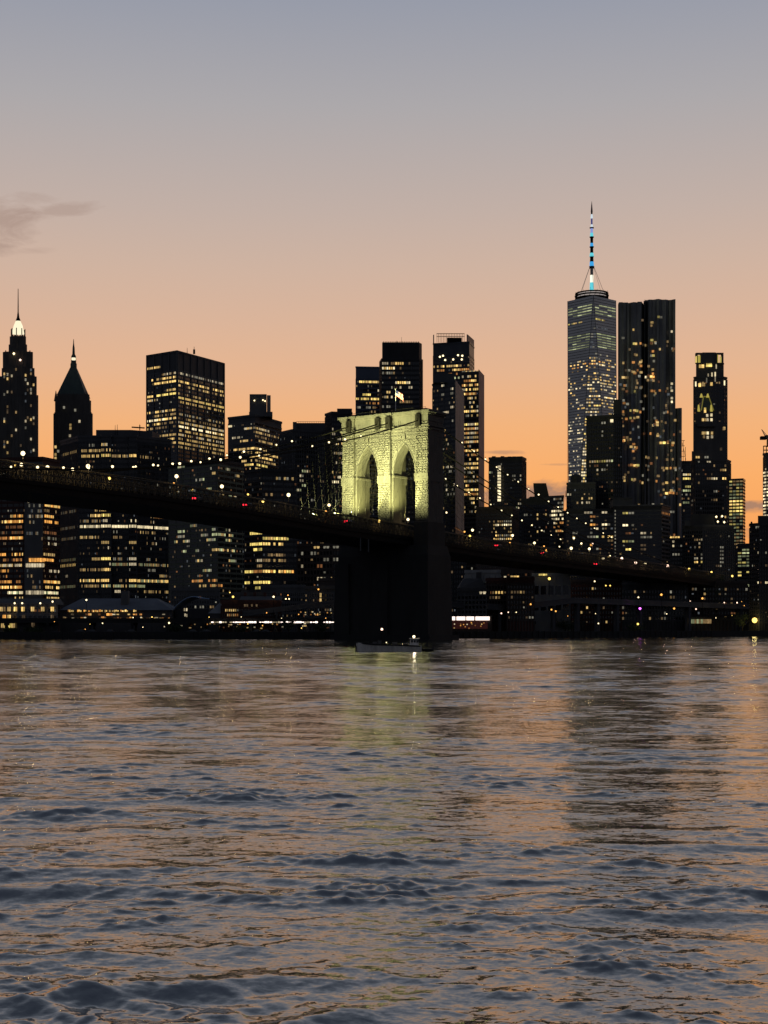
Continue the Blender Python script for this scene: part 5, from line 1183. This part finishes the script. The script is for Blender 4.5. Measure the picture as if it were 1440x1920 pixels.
# ------------------------------------------------------------------ lamps
def globe(r, mt, k=8):
    q = MB(); q.lathe([(.04*r,-r),(r*.72,-r*.7),(r,0),(r*.72,r*.7),(.04*r,r)], (0,0,0), k); return q.mesh('bulb', mt)
GL = {}
def bulb(r, mt):
    if (r, mt.name) not in GL: GL[(r, mt.name)] = globe(r, mt)
    return GL[(r, mt.name)]
def lampthing(name, label, cat, p, r, mt, parts, group=None):
    root = thing(name, label, cat, p, group)
    o = bpy.data.objects.new('bulb', bulb(r, mt)); COL.objects.link(o); o.parent = root
    for nm, me in parts:
        c = bpy.data.objects.new(nm, me); COL.objects.link(c); c.parent = root
    return root
q = MB(); q.lathe([(.12,.30),(.2,.34),(.2,.6),(.06,.75),(.06,1.1)], (0,0,0), 6); HOOD = q.mesh('hood', IRON)
for lat, which, sgn in ((17.0,'near cable',-1), (-17.0,'far cable',-1), (17.0,'near cable',1), (-17.0,'far cable',1)):
    n = 0
    for s in np.arange(40 if sgn < 0 else 12, 222 if sgn < 0 else 180, 10.0):
        p = bw(clat(lat, s), sgn*s + (CD if sgn > 0 else 0), cz(sgn*s)+.6+random.uniform(-.25,.25))
        if lat < 0 and sgn > 0 and s < 60: continue
        if random.random() < .06: continue
        r = random.choice([.3,.36,.42]) if sgn < 0 else random.choice([.32,.38])
        side = 'river span' if sgn < 0 else 'landward slope'
        lampthing('cable_lamp', f'{ORD[n]} small white lamp down the {which} on the {side} from the tower', 'cable lamp', p, r, LAMPW, [('hood', HOOD)], f'lamps strung along the {which} of the {side}'); n += 1
q = MB(); q.tube([(0,0,-9),(0,0,-.4)], .09, 5); q.tube([(0,0,-.4),(.5,0,.35),(.1,0,.55)], .06, 4); POST = q.mesh('post', IRON)
road = [(43,850,8,.8,'w'),(165,874,8,.75,'w'),(28,872,-8,.45,'y'),(40,871,8,.6,'w'),(89,876,8,.65,'w'),(136,880,8,.6,'w'),(205,897,8,.55,'y'),(331,893,8,.75,'w'),(416,912,8,.75,'w'),(360,918,8,.4,'y'),(326,906,-8,.35,'o'),(465,927,-8,.45,'y'),(493,940,8,.55,'y'),(541,928,8,.8,'w'),(617,947,8,.7,'w'),(611,959,8,.45,'o'),(711,977,8,.6,'y'),(711,960,-8,.55,'w'),(765,974,8,.7,'w'),
        (837,961,-8,.5,'w'),(886,994,8,.7,'w'),(871,997,8,.45,'o'),(881,1005,8,.6,'y'),(961,1004,8,.7,'w'),(956,1018,8,.45,'o'),(1002,1018,8,.7,'w'),(1020,1024,8,.4,'o'),(1025,1032,8,.65,'o'),(1049,1025,8,.4,'w'),(1076,1009,-8,.65,'w'),(1090,1019,-8,.6,'w'),(1071,1028,8,.85,'w'),(1105,1029,8,.8,'w'),(1111,1020,-8,.6,'p'),(1131,1047,8,.6,'w'),(1144,1042,-8,.4,'w'),(1166,1047,8,.8,'p'),(1192,1055,8,.85,'p'),(1210,1056,8,.6,'w'),(1252,1061,8,.85,'p'),(1292,1067,8,.75,'y'),(1334,1073,8,.75,'y'),(1373,1080,8,.75,'y')]
nl = nr_ = 0
for x, y, lat, r, c in road:
    s = solve_s(x, lat); p = bw(lat, s, 0); p.z = zat(y, p.y)
    col = {'w':'white','y':'yellow','o':'orange','p':'pinkish'}[c]
    if x < 800: lab = f'{ORD[nl]} roadway lamp from the left edge on the river span, glowing {col}'; nl += 1
    else: lab = f'{ORD[nr_]} roadway lamp beyond the tower on the descending approach, glowing {col}'; nr_ += 1
    rl = lampthing('roadway_lamp', lab, 'street lamp', p, r*.85, {'w':LAMPW,'y':LAMPY,'o':LAMPO,'p':LAMPP}[c], [('post', POST)], 'lamps along the bridge roadway')
    if r >= .55:
        lt = bpy.data.lights.new('lamp_glow', 'POINT'); lt.energy = 320; lt.color = (1,.72,.34) if c != 'p' else (1,.6,.45); lt.shadow_soft_size = .25; lt.specular_factor = 0      # the bulb itself is what water and paint reflect
        o = bpy.data.objects.new('lamp_glow', lt); COL.objects.link(o); o.parent = rl; o.location = (.3, 0, -1.3)
# quayside lamps
quay_l = [(162,1125,640,.5,'w'),(285,1157,634,.35,'y'),(317,1168,634,.5,'w'),(431,1111,660,.35,'y'),(437,1119,648,.6,'y'),(513,1119,648,.55,'w'),(540,1116,648,.35,'o'),(536,1123,648,.4,'w'),(542,1123,648,.4,'w'),(597,1105,690,.5,'o'),(1030,1085,745,.9,'y'),(1115,1090,760,.5,'w'),(1136,1098,760,.45,'y'),(1144,1098,760,.45,'y'),(1240,1115,775,.75,'o'),(1317,1122,790,.7,'o'),(1197,1120,765,.5,'w'),(1264,1141,790,.65,'o'),(1305,1142,790,.5,'p'),(1196,1170,762,.7,'y'),(1415,1163,812,1.9,'y'),
          (1034,1143,712,.5,'o'),(1042,1146,712,.5,'o'),(995,1133,702,.5,'o'),(940,1150,684,.45,'p'),(953,1148,684,.35,'p'),(968,1148,684,.3,'w'),(1358,1130,800,.4,'p'),(1382,1130,815,.5,'p'),(1250,1151,790,.35,'w'),(1122,1169,748,.45,'w'),(1294,1127,790,.3,'p'),(500,1149,640,.3,'o'),(560,1152,640,.3,'o')]
place = ['market hall','pale warehouse','viaduct','brick row']
for i, (x, y, D_, r, c) in enumerate(quay_l):
    col = {'w':'white','y':'yellow','o':'orange','p':'pinkish'}[c]
    lab = f'{col} street lamp on a dark post, {ORD[min(i,29)]} along the waterfront from the far left' if i < 30 else f'small {col} lamp low among the {"brick row houses" if i < 33 else "parked cars under the ramp"}'
    if x == 1415: lab = 'large dazzling yellow floodlight beside the trees under the expressway'
    lampthing('street_lamp', lab, 'street lamp', pt(x, y, D_), r*.8, {'w':LAMPW,'y':LAMPY,'o':LAMPO,'p':LAMPP}[c], [('post', POST)], 'street lamps along the waterfront')
xs = sorted([random.uniform(100, 630) for k in range(13)] + [random.uniform(860, 1435) for k in range(15)])
for k, x in enumerate(xs):
    y = random.uniform(1148, 1180) if x < 630 else random.uniform(1126, 1176)
    D_ = 634 if x < 630 else 690 + (x-860)*.24
    mm, cn_ = random.choice([(LAMPY,'yellow'), (LAMPO,'amber'), (LAMPO,'amber'), (LAMPW,'white')])
    lampthing('small_lamp', f'tiny {cn_} lamp, {ORD[k]} from the far left among the dark waterfront sheds', 'lamp', pt(x, y, D_), random.uniform(.14, .26), mm, [], 'tiny lamps along the waterfront')
lampthing('purple_lamp', 'purple glowing lamp cluster under the expressway', 'lamp', pt(1200, 1141, 765), .6, PURPLE, [('post', POST)])
lt = bpy.data.lights.new('yellow_floodlight', 'POINT'); lt.energy = 900; lt.color = (1,.8,.3); lt.shadow_soft_size = 1.2
lo_ = bpy.data.objects.new('yellow_floodlight', lt); COL.objects.link(lo_); lo_.location = pt(1415, 1163, 808)
# floodlights that wash the lit face of the tower
def flood(l, s, z, tl, ts_, tz, watts, spot, lab, col=(.95,.94,.38)):
    root = thing('tower_floodlight', lab, 'floodlight', bw(l, s, z), 'floodlights below the lit tower face')
    q = MB(); q.box(-.5,.5,-.35,.35,-.5,.3); q.build('housing', IRON, root, loc=(0,0,-.5))
    L = bpy.data.lights.new('beam', 'SPOT'); L.energy = watts; L.spot_size = radians(spot); L.spot_blend = .6; L.color = col; L.shadow_soft_size = .5
    o = bpy.data.objects.new('beam', L); COL.objects.link(o); o.parent = root; o.location = (0, 0, .2)
    d = bw(tl, ts_, tz) - bw(l, s, z+.2); o.rotation_euler = d.to_track_quat('-Z', 'Y').to_euler()
z_ = zb(-42)+9
for l, tl, nm in ((-15,-16,'outermost far'), (-5.2,-4,'inner far'), (5.2,4,'inner near'), (13,17,'outermost near')):
    flood(l, -42, z_, tl, 0, 73, 500000, 62, f'{nm} floodlight on the deck truss aimed up at the tower')
for (l0, l1), nm in zip(bays, ('far','near')):
    flood((l0+l1)/2+5.0, -7, zb(-7)+9.6, l0+.8, 4.5, 74, 95000, 92, f'floodlight on the walkway under the {nm} arch', (.97,.94,.30))
# cars on the bridge: red tail lights towards us
q = MB(); q.prism([(-.9,-2.2),(.9,-2.2),(.9,2.2),(-.9,2.2)], .35, .95, [(-.88,-2.15),(.88,-2.15),(.88,2.15),(-.88,2.15)]); CARB = q.mesh('body', DARK)
q = MB(); q.prism([(-.85,-1.7),(.85,-1.7),(.85,1.1),(-.85,1.1)], .95, 1.5, [(-.7,-1.3),(.7,-1.3),(.7,.5),(-.7,.5)]); CARC = q.mesh('cabin', GLASS)
q = MB()
q.lathe([(.02,-.12),(.33,-.11),(.33,.11),(.02,.12)], (0,0,0), 12); WHEEL = q.mesh('wheel', RUBBER)
TL = MB(); TL.box(-.2,.2,-.05,.05,-.16,.16); TLM = TL.mesh('tail_light', RED)
for i, (x, y, lat) in enumerate(((372,935,8),(467,947,8),(655,978,8),(935,1023,8),(1021,1037,8),(1120,1058,8),(1250,1081,8),(1282,1085,8),(1365,1100,8))):
    s = solve_s(x, lat); p = bw(lat, s, 0); p.z = zat(y, p.y) - .8
    where = ('in the dark stretch left of the apartment slab','above the yellow banded block','just left of the lit tower face','below the lit brick apartment house','in front of the tank house block','below the wide apartment slab','behind the last car on the approach','ahead of the two rearmost cars','lowest on the approach')[i]
    cr = thing('car', f'dark car with red tail lights {where}', 'car', p, 'cars crossing the bridge'); cr.rotation_euler = (0, 0, -TH)
    for nm, me, lc, rt in [('body',CARB,(0,0,0),(0,0,0)), ('cabin',CARC,(0,0,0),(0,0,0))] + [('wheel',WHEEL,(a,b,.33),(0,pi/2,0)) for a in (-.8,.8) for b in (-1.4,1.4)] + [('tail_light',TLM,(a,-2.25,.78),(0,0,0)) for a in (-.62,.62)]:
        c = bpy.data.objects.new(nm, me); COL.objects.link(c); c.parent = cr; c.location = lc; c.rotation_euler = rt
        if nm == 'tail_light': c.scale = (1.6, 1, 1.6)

# ------------------------------------------------------------------ boat
bp = Vector(((740-CX)/F*313, 313, 0))
BT = thing('workboat', 'low grey workboat with a small wheelhouse and two white lights, passing the stone pier', 'boat', bp)
def bx(x): return (x-740)/F*313
q = MB(); secs = []
for i, (x, half, zd, zk) in enumerate(((668,.25,1.95,-.1),(673,1.1,1.92,-.5),(684,1.7,1.8,-.6),(700,2.0,1.62,-.6),(730,2.05,1.5,-.6),(755,2.05,1.45,-.6),(770,2.0,1.4,-.6),(786,1.9,1.3,-.5),(790,1.8,1.25,-.3))):
    X_ = bx(x); secs.append(len(q.v))
    q.v += [(X_,-half,zd),(X_,-half*.88,0),(X_,-half*.5,zk),(X_,half*.5,zk),(X_,half*.88,0),(X_,half,zd)]
for a, b in zip(secs[:-1], secs[1:]):
    for k in range(5): q.f.append((a+k, b+k, b+k+1, a+k+1))
    q.f.append((a+5, b+5, b, a))
q.f.append(tuple(range(5, -1, -1))); q.f.append(tuple(secs[-1]+k for k in range(6))); q.build('hull', HULL, BT, loc=(0,0,0))
q = MB()
for sd in (-1, 1): q.tube([(bx(x), sd*(h+.08), z-.06) for x, h, z in ((669,.3,1.95),(684,1.7,1.8),(700,2.0,1.62),(755,2.05,1.45),(788,1.85,1.26))], .14, 5)
q.build('rub_rail', RUBBER, BT, loc=(0,0,0))
q = MB(); q.prism([(bx(768),-1.5),(bx(785),-1.5),(bx(785),1.5),(bx(768),1.5)], 1.35, 2.7, [(bx(769.5),-1.35),(bx(784),-1.35),(bx(784),1.35),(bx(769.5),1.35)]); q.box(bx(767.5), bx(786), -1.6, 1.6, 2.7, 2.85); q.build('wheelhouse', HULL, BT, loc=(0,0,0))
q = MB()
for xa in (770.5, 775.5, 780.5): q.box(bx(xa), bx(xa+3.6), -1.46, -1.40, 1.95, 2.5)
q.build('wheelhouse_window', GLASS, BT, loc=(0,0,0))
q = MB(); q.tube([(bx(716),0,1.5),(bx(716),0,4.6)], .06, 5); q.build('mast', IRON, BT, loc=(0,0,0))
for x, z, r in ((716,4.75,.26),(776,3.2,.30),(724.5,1.95,.12)):
    o = bpy.data.objects.new('navigation_light', bulb(r, LAMPP if x == 716 else LAMPW)); COL.objects.link(o); o.parent = BT; o.location = (bx(x), -.3, z)
lt = bpy.data.lights.new('deck_light', 'POINT'); lt.energy = 160; lt.color = (1,.85,.6); lt.shadow_soft_size = .3; lt.specular_factor = 0
o = bpy.data.objects.new('deck_light', lt); COL.objects.link(o); o.parent = BT; o.location = (bx(777), -1.2, 3.7)
q = MB(); q.tube([(bx(776),-.3,2.85),(bx(776),-.3,3.1)], .06, 5); q.build('light_stand', IRON, BT, loc=(0,0,0))
q = MB()
for x in (677,686,696,706,735,745,757): q.tube([(bx(x),-1.6,1.55),(bx(x),-1.6,2.35)], .03, 4)
q.tube([(bx(677),-1.6,2.4),(bx(757),-1.6,2.3)], .03, 4); q.build('deck_railing', IRON, BT, loc=(0,0,0))
for x, w_, h_ in ((703,.5,.6),(712,.35,.9),(740,.6,.5)):
    q = MB(); q.box(bx(x)-w_, bx(x)+w_, -.6, .6, 1.5, 1.5+h_); q.build('deck_box', DARK, BT, loc=(0,0,0))
q = MB(); q.tube([(bx(668),-.3,1.2),(bx(667),-.5,.2),(bx(668.5),-.5,-.3)], .12, 5); q.build('anchor', IRON, BT, loc=(0,0,0))
DG = thing('inflatable_dinghy', 'small dark dinghy with outboard tied behind the workboat', 'dinghy', bp+Vector((bx(801),0,0)))
q = MB()
for sd in (-1, 1): q.tube([(-1.15,sd*.1 if 0 else sd*.25,.55),(-.7,sd*.75,.42),(.9,sd*.78,.38),(1.2,sd*.78,.38)], .28, 7)
q.box(-.9, 1.1, -.7, .7, .05, .2); q.build('tube', RUBBER, DG, loc=(0,0,0))
q = MB(); q.box(1.05, 1.35, -.2, .2, .2, 1.15); q.build('outboard', BLACK, DG, loc=(0,0,0))

# ------------------------------------------------------------------ trees on the quay
def tree(x, D_, ytop, wpx, label, seed):
    r = random.Random(seed); c = pt(x, 0, D_); zt = zat(ytop, D_); root = thing('tree', label, 'tree', (c.x, D_, GZ), 'dark trees along the waterfront')
    h = zt-GZ; wd = wpx/F*D_/2
    q = MB(); q.tube([(0,0,0),(r.uniform(-.2,.2),0,h*.3),(r.uniform(-.4,.4),.2,h*.75)], .28, 6, .08)
    for k in range(5):
        t = 2*pi*k/5+r.random(); q.tube([(0,0,h*.28),(wd*.6*cos(t),wd*.6*sin(t),h*r.uniform(.5,.75))], .12, 4, .04)
    q.build('trunk', BARK, root, loc=(0,0,0))
    q = MB()
    for cl in range(16):
        t = r.uniform(0,2*pi); rr = wd*sqrt(r.random())*.8; cz_ = h*r.uniform(.35,.92); k = sqrt(max(.15, 1-((cz_/h-.6)/.45)**2)); cx_, cy_ = rr*cos(t)*k, rr*sin(t)*k; rad = wd*r.uniform(.25,.42)
        for i in range(70):
            v = Vector((r.gauss(0,1), r.gauss(0,1), r.gauss(0,.8))).normalized()*rad*r.random()**.4; p = Vector((cx_,cy_,cz_))+v; s_ = r.uniform(.16,.36)
            a = Vector((r.gauss(0,1), r.gauss(0,1), r.gauss(0,1))).normalized(); b = a.orthogonal().normalized()
            q.quad(p-a*s_, p+b*s_*.6, p+a*s_, p-b*s_*.6)
    q.build('crown', LEAF, root, loc=(0,0,0))
for i, (x, D_, yt, w_, lab) in enumerate(((541,632,1163,34,'round dark tree before the strip lights left of the stone pier'),(600,633,1170,40,'low spreading dark tree closest to the stone pier'),(330,632,1172,30,'small dark tree under the viaduct near the curved roof shed'),(455,632,1174,26,'small dark tree below the start of the ramp'),(1060,757,1166,44,'dark tree beside the lit terminal doorway'),
    (1392,815,1150,40,'tree lit yellow by the floodlight at its side'),(1434,818,1140,50,'tall tree behind the dazzling floodlight'),(1343,846,1068,40,'tall tree standing above the approach road lamps'),(1190,766,1172,40,'low tree beside the lamp under the expressway'),(60,634,1178,40,'bushy tree in front of the pale warehouse'),(20,634,1180,30,'short tree at the far left end of the quay'))):
    tree(x, D_, yt, w_, lab, 40+i)
# parked cars on the quay under the highways
for i, (x, D_) in enumerate(((150,633),(172,633),(205,633),(245,633),(360,634),(385,634),(480,634),(497,634))):
    where = ('closest to the pale warehouse','second from the pale warehouse','below the roof vent of the market hall','at the far end of the market hall','below the curved roof shed','below the lean-to shed','first below the strip lights','second below the strip lights')[i]
    c0 = pt(x, 0, D_); cr = thing('parked_car', f'dark parked car on the quay {where}', 'car', (c0.x, D_, GZ), 'cars parked on the quay'); cr.rotation_euler = (0, 0, pi/2)
    for nm, me, lc, rt in [('body',CARB,(0,0,0),(0,0,0)), ('cabin',CARC,(0,0,0),(0,0,0))] + [('wheel',WHEEL,(a,b,.33),(0,pi/2,0)) for a in (-.8,.8) for b in (-1.4,1.4)]:
        c = bpy.data.objects.new(nm, me); COL.objects.link(c); c.parent = cr; c.location = lc; c.rotation_euler = rt

for b in ALLB: b.faint()
for o, q in OVER: o.data.from_pydata(q.v, [], q.f); o.data.update()
